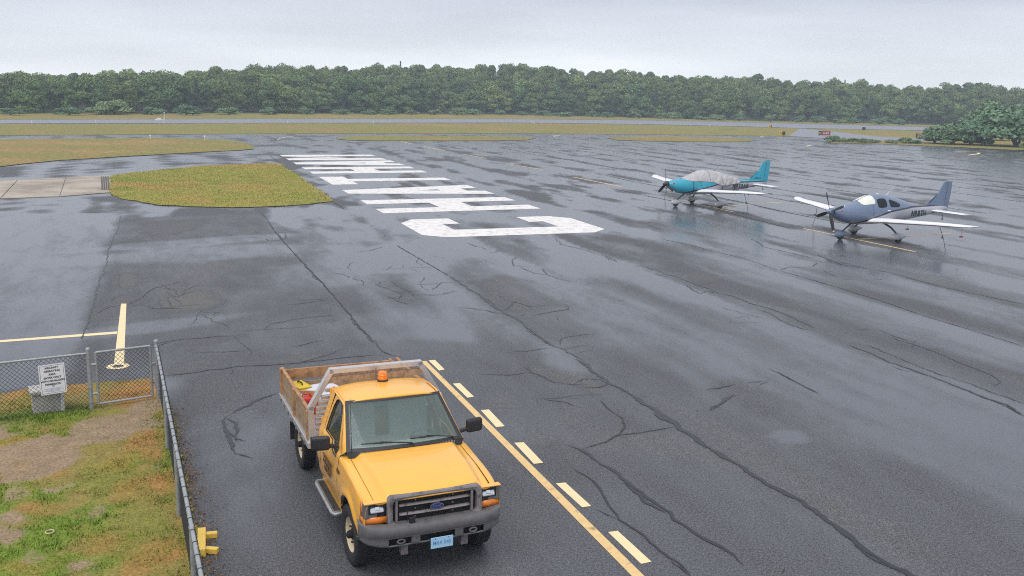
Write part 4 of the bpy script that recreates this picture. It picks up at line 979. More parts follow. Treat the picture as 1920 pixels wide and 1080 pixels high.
def door(s):
    o = MB(); c = np.array([-1.22, 1.52]); n = 72; ang = np.linspace(0, 2 * math.pi, n, endpoint=False)
    def hit(P, a):
        d = np.array([math.cos(a), math.sin(a)]); best = None; P = np.array(P)
        for i in range(len(P)):
            p, r = P[i], P[(i + 1) % len(P)] - P[i]; den = d[0] * r[1] - d[1] * r[0]
            if abs(den) < 1e-9: continue
            w = p - c; t = (w[0] * r[1] - w[1] * r[0]) / den; u = (w[0] * d[1] - w[1] * d[0]) / den
            if t > 0 and -1e-6 <= u <= 1 + 1e-6 and (best is None or t < best): best = t
        return c + d * best
    # a few extra directions so the corners stay sharp
    ang = np.sort(np.r_[ang, [math.atan2(*(np.array(p) - c)[::-1]) % (2 * math.pi) for p in OUT], [math.atan2(*(np.array(p) - c)[::-1]) % (2 * math.pi) for p in WIN]]); n = len(ang)
    I = [hit(WIN, a) for a in ang]; O = [hit(OUT, a) for a in ang]; K = 7
    V = [cab_pt(*(I[i] + (O[i] - I[i]) * k / K), s) for k in range(K + 1) for i in range(n)]
    V += [cab_pt(I[i][0], I[i][1], s, -0.045) for i in range(n)]
    F = [(k * n + i, k * n + (i + 1) % n, (k + 1) * n + (i + 1) % n, (k + 1) * n + i) for k in range(K) for i in range(n)]
    b = (K + 1) * n; F += [(i, (i + 1) % n, b + (i + 1) % n, b + i) for i in range(n)]
    o.add(V, F); d_ = o.build('door', M_ytruck, truck, 40)
    # glass and black seal
    g = MB(); W = np.array(WIN); g.add([cab_pt(x, z, s, -0.025) for x, z in W], [list(range(len(W)))]); g.build('door_window', M_side, d_)
    g = MB(); g.tube([cab_pt(x, z, s, -0.008) for x, z in resample(WIN, 40)], 0.011, 5, closed=True); g.build('window_seal', M_black, d_, 60)
    g = MB(); g.box((-1.62, s * 0.985, 1.08), (0.16, 0.035, 0.05)); g.build('door_handle', M_black, d_, bevel=0.012)
    # lettering in three rows
    for k, (tx_, zz_) in enumerate((('CHATHAM', 1.03), ('MUNICIPAL', 0.94), ('AIRPORT', 0.85))):
        text('door_lettering', tx_, 0.085, M_print, d_, (-1.17, s * 1.0, zz_), (-s * -1.0 if s > 0 else 1.0, 0, 0) if False else ((-1, 0, 0) if s > 0 else (1, 0, 0)), (0, s * -0.06, 1), 0.002, sx=1.35, bold=0.003)
    # moulding
    return d_
doors = [door(s) for s in (-1, 1)]
for s in (-1, 1):
    o = MB()   # cab corner behind the door
    o.grid(lambda a, b: cab_pt(-1.755 - 0.275 * a, 0.52 + (1.885 - 0.52) * b, s, -0.01 * 0 - 0.05 * max(0, a - .8) / .2 * 1.0), 8, 24, flip=(s < 0)); o.build('cab_corner', M_ytruck, truck, 50)
    # windscreen pillar
    o = MB()
    def pil(a, b):
        z = 1.29 + 0.585 * b; xo = np.interp(z, [1.29, 1.50, 1.75, 1.875], [-0.635, -0.835, -1.03, -1.14]); yo = 0.915 - (z - 1.30) * 0.33
        xi = -0.50 - 0.66 * b; yi = 0.872 - 0.145 * b; zi = 1.395 + 0.515 * b
        t = a; bul = 0.018 * math.sin(math.pi * t)
        return (xo + (xi - xo) * t + bul, s * (yo + (yi - yo) * t + bul), z + (zi - z) * t)
    o.grid(pil, 6, 12, flip=(s > 0)); o.build('windscreen_pillar', M_ytruck, truck, 60)

# roof
def roof(a, b):
    x = -1.145 - 0.90 * b; s = a * 2 - 1; w = 0.735 - 0.015 * b
    e_ = abs(s) ** 5; z = 1.915 + 0.062 * math.sin(math.pi * min(1, 0.18 + b * 0.75)) * (1 - s * s * .6) - 0.055 * e_ - (0.05 * max(0, b - .88) / .12)
    return (x + 0.075 * (1 - s * s) * (1 - b), s * w, z)
o = MB(); o.grid(roof, 32, 24); o.build('roof', M_ytruck, truck, 60, solid=0.03)
for s in (-1, 1):
    o = MB(); o.tube([(-1.13, s * .737, 1.868), (-1.35, s * .742, 1.892), (-1.70, s * .738, 1.888), (-1.98, s * .722, 1.862)], 0.014, 6); o.build('roof_gutter', M_ytruck, truck, 60)
    # sloping panel from door top to roof
    o = MB(); o.grid(lambda a, b: (-1.16 - .86 * a, s * (0.737 - 0.012 * a + 0.0 * b), 1.845 + .035 * b), 8, 2); o.build('roof_rail', M_ytruck, truck)
# cab rear wall with window
o = MB()
for (y0, y1, z0, z1) in ((-.9, .9, .6, 1.40), (-.76, -.55, 1.40, 1.86), (.55, .76, 1.40, 1.86), (-.55, .55, 1.72, 1.86)): o.box((-2.025, (y0 + y1) / 2, (z0 + z1) / 2), (.03, y1 - y0 - .002, z1 - z0 - .002))
o.build('cab_back', M_ytruck, truck)
MB().box((-2.03, 0, 1.56), (.01, 1.10, .32)).build('rear_window', M_side, truck)

# hood: crowned, with the raised middle that narrows to the grille
def hood(a, b):
    s = a * 2 - 1; x = -0.44 + b * 1.275; ze = topz(x) + 0.002
    ye = 0.815 - 0.02 * max(0, x - .3); y = s * ye
    br = 0.70 - 0.06 * b; rise = (0.085 * (1 - b) + 0.075 * b) + 0.03 * math.sin(math.pi * b)
    k = 1 - float(sstep(br - 0.03, br + 0.085, abs(y))); z = ze + rise * k * (1 - 0.22 * (y / .8) ** 2)
    nose = max(0, (b - .90) / .10); z -= 0.035 * nose ** 2 * k + 0.02 * nose ** 2
    xx = x - (0.045 * (abs(s) ** 2.2)) * b + 0.02 * k * b
    if b < .12: xx += -0.0 + 0.05 * (1 - s * s) * (1 - b / .12) * 1.0
    return (xx, y, z)
o = MB(); o.grid(hood, 56, 40); o.build('hood', M_ytruck, truck, 35, solid=0.025)

# windscreen, black surround, cowl
def ws(a, b, off=0.0, m0=0.0):
    s = a * 2 - 1; w = 0.870 + (0.725 - 0.870) * b; bow = (1 - s * s)
    x = -0.505 - 0.66 * b + 0.115 * bow * (1 - .35 * b); z = 1.395 + 0.52 * b + 0.012 * bow
    nx, nz = 0.62, 0.785
    return (x + nx * off, s * w, z + nz * off)
o = MB(); o.grid(lambda a, b: ws(a, b, 0.0), 18, 12); o.build('windscreen', M_wind, truck, 60)
o = MB()
def frame_piece(a0, a1, b0, b1, nu, nv): o.grid(lambda a, b: ws(a0 + (a1 - a0) * a, b0 + (b1 - b0) * b, 0.006), nu, nv)
frame_piece(0, 1, -0.02, 0.045, 18, 1); frame_piece(0, 1, 0.945, 1.0, 18, 1); frame_piece(0, 0.032, 0.045, 0.945, 1, 10); frame_piece(0.968, 1, 0.045, 0.945, 1, 10)
o.build('windscreen_frame', M_black, truck, 60)
def cowl(a, b):
    s = a * 2 - 1; p0 = ws(a, -0.01, 0.004); h_ = hood(a, 0.0)
    q = (h_[0] - 0.004, s * 0.845, h_[2] - 0.012 - 0.01 * s * s)
    return tuple(p0[i] + (q[i] - p0[i]) * b for i in range(3))
o = MB(); o.grid(cowl, 30, 3); cw = o.build('cowl', M_black, truck, 60)
for rng_a in ((0.10, 0.47), (0.53, 0.93)):
    for a in np.arange(rng_a[0], rng_a[1], 0.0145):
        p, r = Vector(cowl(a, .30)), Vector(cowl(a + .004, .95)); MB().beam(p + Vector((0, 0, .004)), r + Vector((0, 0, .004)), 0.010, 0.010).build('louvre', M_grill, cw)
for a0, b0, a1, b1, piv in ((0.12, .10, .40, .085, .56), (0.53, .115, .80, .10, .93)):
    o = MB(); P0, P1 = Vector(ws(a0, b0, .03)), Vector(ws(a1, b1 - .005, .03)); o.tube([P0, P0.lerp(P1, .5) + Vector((0, 0, .004)), P1], [.008, .012, .008], 6)
    o.tube([P0.lerp(P1, .55) + Vector((.0, 0, .02)), Vector(ws(piv - .02, .035, .03)), Vector(cowl(piv, .45))], [.008, .010, .013], 6); o.build('wiper', M_black, truck, 60)
# interior
o = MB(); o.box((-1.15, 0, .62), (1.6, 1.66, .06)); o.box((-.60, 0, 1.0), (.06, 1.6, .7)); o.build('cab_floor', M_intd, truck)
M_dash = mat('pale_dash', (.78, .80, .78), .8, var=.05)
o = MB(); o.grid(lambda a, b: (-.50 - .42 * b, -.82 + 1.64 * a, 1.355 - .02 * b - .05 * max(0, b - .7) / .3), 8, 6); o.box((-.90, 0, 1.16), (.08, 1.60, .26)); o.build('dashboard', M_dash, truck, 50)
sw = MB(); cc_ = Vector((-1.0, .42, 1.30)); ax = Vector((-.82, 0, .57)).normalized(); e1 = Vector((0, 1, 0)); e2 = ax.cross(e1)
sw.tube([cc_ + (e1 * math.cos(t) + e2 * math.sin(t)) * .19 for t in np.linspace(0, 6.283, 28, endpoint=False)], .016, 6, closed=True)
sw.beam(cc_ - e1 * .18, cc_ + e1 * .18, .05, .03); sw.tube([cc_, cc_ - ax * .25], .04, 8); sw.build('steering_wheel', M_intd, truck, 50)
st_ = MB(); st_.box((-1.50, 0, 1.02), (.52, 1.45, .18)); st_.build('seat_cushion', M_int, truck, bevel=.05)
for y in (-.42, .42):
    MB().box((-1.80, y, 1.32), (.15, .62, .60), ry=-.15).build('seat_back', M_int, truck, bevel=.05); MB().box((-1.85, y, 1.68), (.10, .28, .16)).build('headrest', M_int, truck, bevel=.04)
# mirrors
for s in (-1, 1):
    o = MB(); o.box((-.80, s * 1.17, 1.45), (.10, .27, .215), rz=s * .16); m_ = o.build('side_mirror', M_black, truck, bevel=.045, seg=3)
    MB().beam((-.80, s * .915, 1.37), (-.80, s * 1.10, 1.41), .07, .05).build('mirror_arm', M_black, m_, bevel=.012)
    MB().box((-.853, s * 1.19, 1.46), (.004, .22, .16), rz=s * .16).build('mirror_glass', M_chrome, m_)
MB().tube([(-.47, -.80, 1.37), (-.50, -.80, 1.75), (-.53, -.80, 2.17)], [.006, .004, .003], 6).build('radio_antenna', M_black, truck)
# beacon
o = MB(); o.lathe([(.085, 0), (.085, .02), (.078, .025)], (-1.80, .02, 1.966)); bc = o.build('beacon_base', M_black, truck, 40)
o = MB(); o.lathe([(.074, 0), (.078, .035), (.074, .04), (.075, .075), (.070, .08), (.066, .112), (.05, .125), (0, .13)], (-1.80, .02, 1.992)); o.build('beacon_lens', M_amber, bc, 40)
MB().tube([(-1.9, -.06, 1.96), (-1.9, -.06, 2.15)], .006, 6).build('roof_antenna', M_black, truck)

# headlights
for s in (-1, 1):
    hl = MB(); hl.box((.735, s * .80, 1.055), (.10, .31, .215)); h_ = hl.build('headlight', M_lampb, truck, bevel=.02)
    MB().box((.778, s * .775, 1.085), (.03, .185, .125), ry=-.45).build('reflector', M_refl, h_, bevel=.03, seg=3)
    MB().box((.790, s * .775, 1.085), (.02, .07, .06), ry=-.45).build('bulb_shield', M_chrome, h_, bevel=.02, seg=3)
    o = MB(); o.box((.787, s * .79, 1.075), (.006, .20, .13)); o.build('lens', M_lens, h_)
    o = MB(); o.grid(lambda a, b: (.800 - .035 * a, s * (.655 + .285 * a), 1.165 - .012 * b - .20 * b), 6, 4); o.build('lens', M_lens, h_, 60)
    o = MB(); P = [(.806, .655), (.795, .80), (.765, .935), (.70, .958), (.62, .968)]
    R = [[(x, s * y, .875 + .0 * i) for i, (x, y) in enumerate(P)], [(x + .004, s * (y + .002), .91) for x, y in P], [(x, s * y, .965) for x, y in P]]
    o.loft(R, closed=False); o.build('turn_signal', M_amber, truck, 40, solid=.03)
    o = MB(); P2 = [(.765, .935), (.72, .955), (.66, .966)]; o.loft([[(x, s * y, z) for x, y in P2] for z in (.965, 1.15)], closed=False); o.build('side_marker', M_amber, truck, 40, solid=.03)
    # yellow lip above the lamp
    o = MB(); o.box((.77, s * .80, 1.168), (.09, .30, .014)); o.build('lamp_lip', M_ytruck, truck, bevel=.004)
# grille
def rrect(w, z0, z1, r, n=5):
    P = []
    for cx_, cz_, a0 in ((w - r, z1 - r, 0), (-w + r, z1 - r, 90), (-w + r, z0 + r, 180), (w - r, z0 + r, 270)):
        for k in range(n + 1): a = math.radians(a0 + 90 * k / n); P.append((cx_ + r * math.cos(a), cz_ + r * math.sin(a)))
    return P
def gx(z): return .87 - .05 * (z - .82) / .42
o = MB(); Oo, Ii = rrect(.655, .815, 1.235, .07), rrect(.585, .865, 1.175, .06); n = len(Oo)
V = [(gx(z) - .10, y, z) for y, z in Oo] + [(gx(z) + .02, y, z) for y, z in Oo] + [(gx(z) + .03, y * .985, z) for y, z in rrect(.635, .835, 1.215, .065)] + [(gx(z) + .012, y, z) for y, z in Ii] + [(gx(z) - .07, y, z) for y, z in Ii]
o.add(V, [(k * n + i, k * n + (i + 1) % n, (k + 1) * n + (i + 1) % n, (k + 1) * n + i) for k in range(4) for i in range(n)]); gr = o.build('grille_frame', M_grill, truck, 35)
MB().box((.775, 0, 1.02), (.012, 1.18, .33)).build('grille_backing', M_dark, gr)
for z in (.963, 1.083):
    o = MB(); o.grid(lambda a, b: (gx(z) - .05 + .045 * math.sin(math.pi * b) + .012 * (1 - (2 * a - 1) ** 2), -.49 + .98 * a, z - .024 + .048 * b), 16, 6); o.build('grille_bar', M_grill, gr, 60, solid=.01)
for s in (-1, 1): MB().box((gx(1.02) - .035, s * .525, 1.02), (.05, .035, .31)).build('grille_post', M_grill, gr, bevel=.008)
for y in (-.26, .26):
    for z in (.905, 1.02, 1.135): MB().box((.79, y, z), (.02, .022, .022)).build('grille_clip', M_grill, gr)
o = MB(); ov = [(math.cos(t) * .095, math.sin(t) * .042) for t in np.linspace(0, 6.283, 28, endpoint=False)]
o.prism(ov, lambda y, z, a: (gx(1.03) + a, y * 1.0 + .02, 1.028 + z), -.05, .012); bd = o.build('badge', M_chrome, gr, 40)
o = MB(); o.prism([(y * .9, z * .84) for y, z in ov], lambda y, z, a: (gx(1.03) + a, y + .02, 1.028 + z), .0125, .0165); o.build('badge_face', M_blueoval, bd, 40)
text('badge_lettering', 'Ford', .055, M_chrome, bd, (gx(1.03) + .018, .02, 1.03), (0, 1, 0), (0, 0, 1), .001, sx=1.1)
# hood latch / hose at the grille foot
o = MB(); o.tube([(.90, -.395, .90), (.905, -.40, 1.06)], .006, 6); o.box((.91, -.34, .90), (.05, .07, .09)); o.build('plough_plug', M_dark, truck, bevel=.006)

# bumper: swept section with openings
def bplan(t):  # t in [-1,1] -> x,y of the front face
    y = t * 1.0; a = abs(t)
    x = 1.00 - .035 * a ** 2 - .16 * max(0, (a - .62) / .38) ** 1.7 - .12 * max(0, (a - .9) / .1) ** 2
    return x, y
SEC = [(-.16, .865), (-.075, .875), (-.015, .86), (.0, .83), (.0, .755), (-.015, .735), (-.022, .72)]   # offset along -x, z : upper half
def bx(t, k, S): x, y = bplan(t); return (x + S[k][0], y * (1.0 - .015 * (k == 0)), S[k][1] - .02 * abs(t) ** 4 * (1 if k > 3 else 0))
NB = 60
o = MB(); o.grid(lambda a, b: bx(a * 2 - 1, min(int(round(b * 6)), 6), SEC), NB, 6); bmp = o.build('bumper', M_bump, truck, 40)
bmp['label'] = 'grey steel front bumper with rusty scuffs'
S2 = [(-.022, .72), (-.030, .70), (-.032, .65), (-.034, .60), (-.06, .575), (-.10, .57)]
def openings(t, b):
    a = abs(t); return (.36 < a < .66 and .12 < b < .62) or (a < .30 and .12 < b < .62 and not .245 < a < .30)
o = MB(); nbv = 8; V = []; F = []
zz2 = np.linspace(0, 1, nbv + 1); NB2 = 100
def lowsec(t, b):
    x, y = bplan(t); q = np.interp(b, np.linspace(0, 1, 6), [p[0] for p in S2]); z = np.interp(b, np.linspace(0, 1, 6), [p[1] for p in S2])
    up = .075 * max(0, (abs(t) - .72) / .28) ** 1.5 * b
    return (x + q, y, z + up - .02 * abs(t) ** 4 * (1 - b))
for j in range(nbv + 1):
    for i in range(NB2 + 1): V.append(lowsec(i / NB2 * 2 - 1, zz2[j]))
for j in range(nbv):
    for i in range(NB2):
        t = (i + .5) / NB2 * 2 - 1; b = (zz2[j] + zz2[j + 1]) / 2
        if not openings(t, b): F.append((j * (NB2 + 1) + i, j * (NB2 + 1) + i + 1, (j + 1) * (NB2 + 1) + i + 1, (j + 1) * (NB2 + 1) + i))
o.add(V, F); o.build('bumper_valance', M_bump, bmp, 40, solid=.02)
o = MB(); o.grid(lambda a, b: (bplan((a * 2 - 1) * .95)[0] - .11, (a * 2 - 1) * .95, .56 + .30 * b), 30, 2); o.build('bumper_cavity', M_dark, bmp)
for s in (-1, 1):
    o = MB(); c_ = Vector((.955, s * .50, .655)); o.tube([c_ + Vector((0, math.cos(t) * .05, math.sin(t) * .028)) for t in np.linspace(0, 6.283, 16, endpoint=False)], .012, 6, closed=True); o.build('tow_hook', M_grill, truck, 60)
    MB().box((.80, s * .42, .47), (.10, .10, .14)).build('frame_horn', M_grill, truck, bevel=.01)
    # bumper end cap wrapping to the fender
    o = MB(); o.grid(lambda a, b: (bplan(1)[0] - .16 * a, s * (1.0 - .03 * a), .85 - .005 - (.20 - .03 * a) * b + .0), 4, 4); o.build('bumper_end', M_bump, bmp, 50, solid=.012)
# licence plate
pl = MB(); pl.box((1.0, .045, .575), (.008, .31, .155)); lp = pl.build('licence_plate', M_plate, truck, bevel=.006)
text('plate_lettering', 'M64 545', .080, M_platetxt, lp, (1.0055, .045, .572), (0, 1, 0), (0, 0, 1), .0008, sx=.92, bold=.001)
for y in (-.05, .14): MB().lathe([(.008, 0), (.006, .004), (0, .005)], (1.004, y, .632), (1, 0, 0), 8).build('plate_bolt', M_dark, lp)

# wheels
def tyre(o, r, w, n=40):
    prof = [(r * .60, -w * .36), (r * .72, -w * .47), (r * .88, -w * .5), (r * .965, -w * .46), (r, -w * .38), (r, w * .38), (r * .965, w * .46), (r * .88, w * .5), (r * .72, w * .47), (r * .60, w * .36)]
    o.lathe(prof, (0, 0, 0), (0, 1, 0), n, caps=False)
def wheel(x, s, steer=0.0):
    w_ = bpy.data.objects.new('wheel', None); COL.objects.link(w_); w_.parent = truck; w_.location = (x, s * .868, WR); w_.rotation_euler = (0, 0, steer + (math.pi if s < 0 else 0))
    o = MB(); tyre(o, WR, .235)
    for k in range(36):
        for rr in (-1, 0, 1): 
            a = 2 * math.pi * (k + .5 * (rr % 2)) / 36; c, s_ = math.cos(a), math.sin(a)
            o.add([(c * (WR + dz) + -s_ * dx, rr * .07 + dy, s_ * (WR + dz) + c * dx) for dz in (-.004, .009) for dx, dy in ((-.022, -.030), (.022, -.030), (.022, .030), (-.022, .030))], [(3, 2, 1, 0), (4, 5, 6, 7), (0, 1, 5, 4), (1, 2, 6, 5), (2, 3, 7, 6), (3, 0, 4, 7)])
    o.build('tyre', M_rubber, w_, 35)
    o = MB(); o.lathe([(WR * .62, .075), (WR * .60, .085), (WR * .56, .07), (WR * .50, .02), (WR * .45, .015), (WR * .40, .045), (WR * .24, .05), (WR * .20, .03)], (0, 0, 0), (0, 1, 0), 36, caps=False); o.lathe([(WR * .62, -.08), (WR * .56, -.05), (0.01, -.05)], (0, 0, 0), (0, 1, 0), 24, caps=False); o.build('rim', M_rim, w_, 40)
    o = MB(); o.lathe([(.085, .02), (.075, .06), (.055, .065), (.052, .12), (.03, .135), (0, .137)], (0, 0, 0), (0, 1, 0), 16)
    for k in range(8): a = k * math.pi / 4; o.lathe([(.013, .04), (.011, .075), (0, .078)], (math.cos(a) * .115, 0, math.sin(a) * .115), (0, 1, 0), 6)
    o.build('hub', M_dark, w_, 40)
    o = MB()
    for k in range(8):
        a = (k + .5) * math.pi / 4; o.lathe([(.022, .0), (.022, .002)], (math.cos(a) * WR * .47, .021, math.sin(a) * WR * .47), (0, 1, 0), 8)
    o.build('rim_hole', M_dark, w_)
for s in (-1, 1): wheel(WX, s, 0.03); wheel(RX, s)
MB().tube([(RX, -.8, WR), (RX, .8, WR)], .06, 10).build('rear_axle', M_dark, truck); MB().tube([(WX, -.8, WR), (WX, .8, WR)], .05, 10).build('front_axle', M_dark, truck)
o = MB(); o.box((-2.0, .42, .68), (5.2, .08, .18)); o.box((-2.0, -.42, .68), (5.2, .08, .18)); o.box((.1, 0, .70), (1.1, .9, .35)); o.build('chassis', M_dark, truck)
# running boards
for s in (-1, 1):
    o = MB(); o.grid(lambda a, b: (-.56 - 1.22 * a, s * (.93 + .12 * b), .47 + .0 * a - .005 * b), 8, 3); rb = o.build('running_board', M_bump, truck, 50, solid=.05)
    MB().tube([(-.56, s * .93, .45), (-.54, s * 1.03, .45), (-.62, s * 1.06, .45), (-1.70, s * 1.06, .45), (-1.80, s * 1.03, .45), (-1.80, s * .93, .45)], .026, 8).build('step_rail', M_steel, rb, 60)
    for y in (.955, .985, 1.015): MB().box((-1.17, s * y, .475), (1.08, .02, .012)).build('tread_strip', M_black, rb)
    MB().box((-1.2, s * .90, .50), (1.3, .06, .10)).build('rocker_panel', M_ytruck, truck, bevel=.02)
    MB().beam((-4.15, s * .87, .62), (-4.15, s * .87, .28), .30, .012, (1, 0, 0)).build('mud_flap', M_rubber, truck)

# flatbed
o = MB(); o.box((-3.32, 0, .965), (2.56, 2.06, .05)); bed = o.build('flatbed', M_alu, truck)
for s in (-1, 1): MB().box((-3.32, s * 1.075, .955), (2.64, .085, .10)).build('bed_rail', M_alu, bed, bevel=.01)
MB().box((-4.62, 0, .955), (.05, 2.06, .10)).build('bed_rail', M_alu, bed, bevel=.008); MB().box((-2.02, 0, .955), (.05, 2.06, .10)).build('bed_rail', M_alu, bed, bevel=.008)
for k in range(9): MB().box((-3.32, -.94 + k * .235, .996), (2.5, .215, .014)).build('deck_board', M_alu, bed, bevel=.003)
for s in (-1, 1):
    for k in range(7): MB().box((-2.25 - k * .36, s * 1.10, .94), (.05, .07, .07)).build('rail_bracket', M_grill, bed)
# stake sides
for s in (-1, 1):
    for x in (-2.16, -3.32, -4.56): MB().box((x, s * 1.085, 1.24), (.085, .045, .49)).build('stake_post', M_wood, truck, bevel=.006)
    for x0, x1 in ((-2.20, -3.28), (-3.36, -4.58)):
        for z in (1.125, 1.355): MB().box(((x0 + x1) / 2, s * 1.055, z), (abs(x1 - x0), .030, .215)).build('side_board', M_wood2, truck, bevel=.004)
    MB().box((-3.37, s * 1.06, 1.478), (2.50, .055, .028)).build('top_rail', M_wood, truck, bevel=.004)
for z in (1.36,): MB().box((-4.55, -.05, z), (.035, 2.02, .20)).build('tail_board', M_wood, truck, bevel=.004)
MB().box((-4.55, -.05, 1.11), (.035, 2.02, .20)).build('tail_board', M_wood2, truck, bevel=.004)
MB().box((-4.40, .95, 1.40), (.55, .05, .09), ry=.05).build('stake_post', M_wood, truck, bevel=.005)
# headboard: bent box tube with slats
HB = [(-2.12, -1.045, .98), (-2.12, -1.045, 1.54), (-2.12, -.72, 2.105), (-2.12, .72, 2.105), (-2.12, 1.045, 1.54), (-2.12, 1.045, .98)]
hbp = bpy.data.objects.new('headboard', None); COL.objects.link(hbp); hbp.parent = truck
for a, b in zip(HB[:-1], HB[1:]):
    A_, B_ = Vector(a), Vector(b); d = (B_ - A_).normalized() * .03
    MB().beam(A_ - d, B_ + d, .085, .10, (1, 0, 0)).build('headboard_tube', M_alu, hbp, bevel=.008)
for k in range(8):
    z = 1.10 + k * .085; w = 1.0 if z < 1.54 else 1.0 - (z - 1.54) * .57
    MB().box((-2.105, 0, z), (.055, 2 * w - .06, .052), ry=.25).build('headboard_slat', M_alu, hbp)
MB().box((-2.10, 0, 1.80), (.04, 1.62, .05)).build('headboard_slat', M_alu, hbp); MB().box((-2.11, 0, 1.96), (.05, 1.66, .10)).build('headboard_slat', M_wood2, hbp)

def on_bed(x, y, z=1.004):
    c, s_ = math.cos(-1.1603), math.sin(-1.1603); return (-1.2771 + c * x - s_ * y, 12.2862 + s_ * x + c * y, z)
M_red = mat('red_plastic', (.55, .03, .015), .4, var=.08); M_yel2 = mat('yellow_plastic', (.70, .50, .03), .4, var=.12, scale=20); M_bag = mat('white_sack', (.62, .62, .68), .7, var=.06, bump=.5, bscale=9); M_ply = mat('raw_timber', (.52, .33, .18), .7, var=.2, scale=8)
# cargo: each piece a thing
def sack(x, y, sx, sy, sz, rz, lab, m):
    o = MB()
    def fn(a, b):
        u, v = a * 2 * math.pi, (b - .5) * math.pi; cu, su, cv, sv = math.cos(u), math.sin(u), math.cos(v), math.sin(v)
        f = lambda t: math.copysign(abs(t) ** .55, t); k = 1 + .10 * (fbm(np.array([a * 7 + x * 3]), np.array([b * 5]), 11)[0] - .5)
        return (f(cu) * f(cv) * sx / 2 * k, f(su) * f(cv) * sy / 2 * k, sz / 2 + f(sv) * sz / 2)
    o.grid(fn, 24, 12); r = o.build('sack', m, None, 60); r.location = on_bed(x, y); r.rotation_euler = (0, 0, rz - 1.16); tag(r, lab, 'sack')
sack(-3.95, -.45, .80, .70, .24, .2, 'large white sack lying on the truck bed behind the headboard', M_bag); sack(-3.72, -.86, .42, .34, .22, .2, 'smaller white sack leaning at the wooden side of the truck bed', M_bag)
t_ = empty('fuel_can', on_bed(-3.38, -.84), -1.0, 'red fuel can in the front corner of the truck bed', 'fuel can'); MB().box((0, 0, .15), (.22, .30, .30)).build('can_body', M_red, t_, bevel=.04); MB().tube([(0, .08, .30), (.0, .16, .38)], .022, 8).build('spout', M_yel2, t_); MB().tube([(0, -.10, .30), (0, -.09, .345), (0, .03, .345), (0, .04, .30)], .014, 6).build('handle', M_red, t_)
t_ = empty('tool_box', on_bed(-4.2, -.82), -.9, 'yellow tool box near the rear of the truck bed', 'tool box'); MB().box((0, 0, .12), (.42, .24, .24)).build('box_body', M_yel2, t_, bevel=.02); MB().box((0, 0, .255), (.43, .25, .03)).build('box_lid', M_yel2, t_, bevel=.01); MB().tube([(-.09, 0, .27), (-.08, 0, .31), (.08, 0, .31), (.09, 0, .27)], .012, 6).build('handle', M_dark, t_)
for k, (x, y, a_, l, lab) in enumerate(((-3.60, -.80, 0.0, .75, 'raw timber stick lying across the white sacks on the truck bed'), (-3.75, -.55, 1.5, .5, 'short raw timber offcut standing on end against the cargo of the truck bed'))):
    t_ = MB(); c_ = on_bed(x, y, 1.29); d = Vector((math.cos(a_ - .9), math.sin(a_ - .9), .25 if k == 0 else 1.1)).normalized() * l / 2; t_.beam(Vector(c_) - d, Vector(c_) + d, .05, .09); tag(t_.build('timber', M_ply, None, bevel=.004), lab, 'timber')

# ================================================================== AIRCRAFT
M_silver = mat('silver_aircraft_paint', (.55, .56, .60), .32, var=.03, scale=2, coat=.4); M_wing = mat('white_aircraft_paint', (.80, .80, .82), .35, var=.03, scale=2, coat=.3)
M_prop = mat('propeller_black', (.018, .018, .022), .4, var=.1); M_wtip = mat('blade_tip_white', (.7, .7, .7), .5, var=.02); M_stripe = mat('dark_stripe', (.015, .018, .03), .35, var=.02)
M_shade = mat('sunshade', (.72, .74, .66), .5, var=.08, scale=5, bump=.4, bscale=8); M_dglass = glass_mat('tinted_glass', (.16, .19, .22), .45, .03, (.02, .025, .03)); M_leg = mat('dark_leg', (.05, .055, .075), .45, var=.1)
M_rope = mat('rope', (.06, .06, .07), .8, var=.2); M_redflag = mat('red_flag', (.55, .02, .02), .6, var=.1)

FX = np.array([-.30, -.42, -.7, -1.0, -1.5, -1.9, -2.15, -2.4, -2.75, -3.1, -3.5, -3.9, -4.4, -5.0, -5.8, -6.6, -7.3, -7.75])
FT = np.array([1.51, 1.54, 1.61, 1.66, 1.76, 1.90, 2.01, 2.09, 2.15, 2.16, 2.11, 2.03, 1.90, 1.73, 1.57, 1.53, 1.50, 1.47])
FB = np.array([1.22, 1.12, .95, .84, .75, .72, .72, .72, .72, .73, .74, .76, .80, .87, .98, 1.08, 1.17, 1.23])
FWD = np.array([.24, .30, .42, .50, .57, .60, .615, .625, .635, .635, .62, .59, .53, .44, .33, .23, .13, .06])
def fus(x, a, off=0.0):
    """point on the fuselage skin: x along, a = angle from the top"""
    t, b, w = np.interp(-x, -FX, FT), np.interp(-x, -FX, FB), np.interp(-x, -FX, FWD)
    c = b + (t - b) * .46; ca, sa = math.cos(a), math.sin(a); cab = math.exp(-((x + 3.0) / 1.0) ** 2)
    p = .80 + .0 * cab
    z = c + (t - c if ca > 0 else c - b) * math.copysign(abs(ca) ** (p if ca < 0 else .92), ca); y = w * math.copysign(abs(sa) ** (.78 if ca < 0 else .86), sa) * (1 - .22 * cab * max(0, ca) ** 1.2)
    n = Vector((0, sa / max(w, .05), ca / max(t - c, .05))).normalized()
    return (x, y + n.y * off, z + n.z * off)

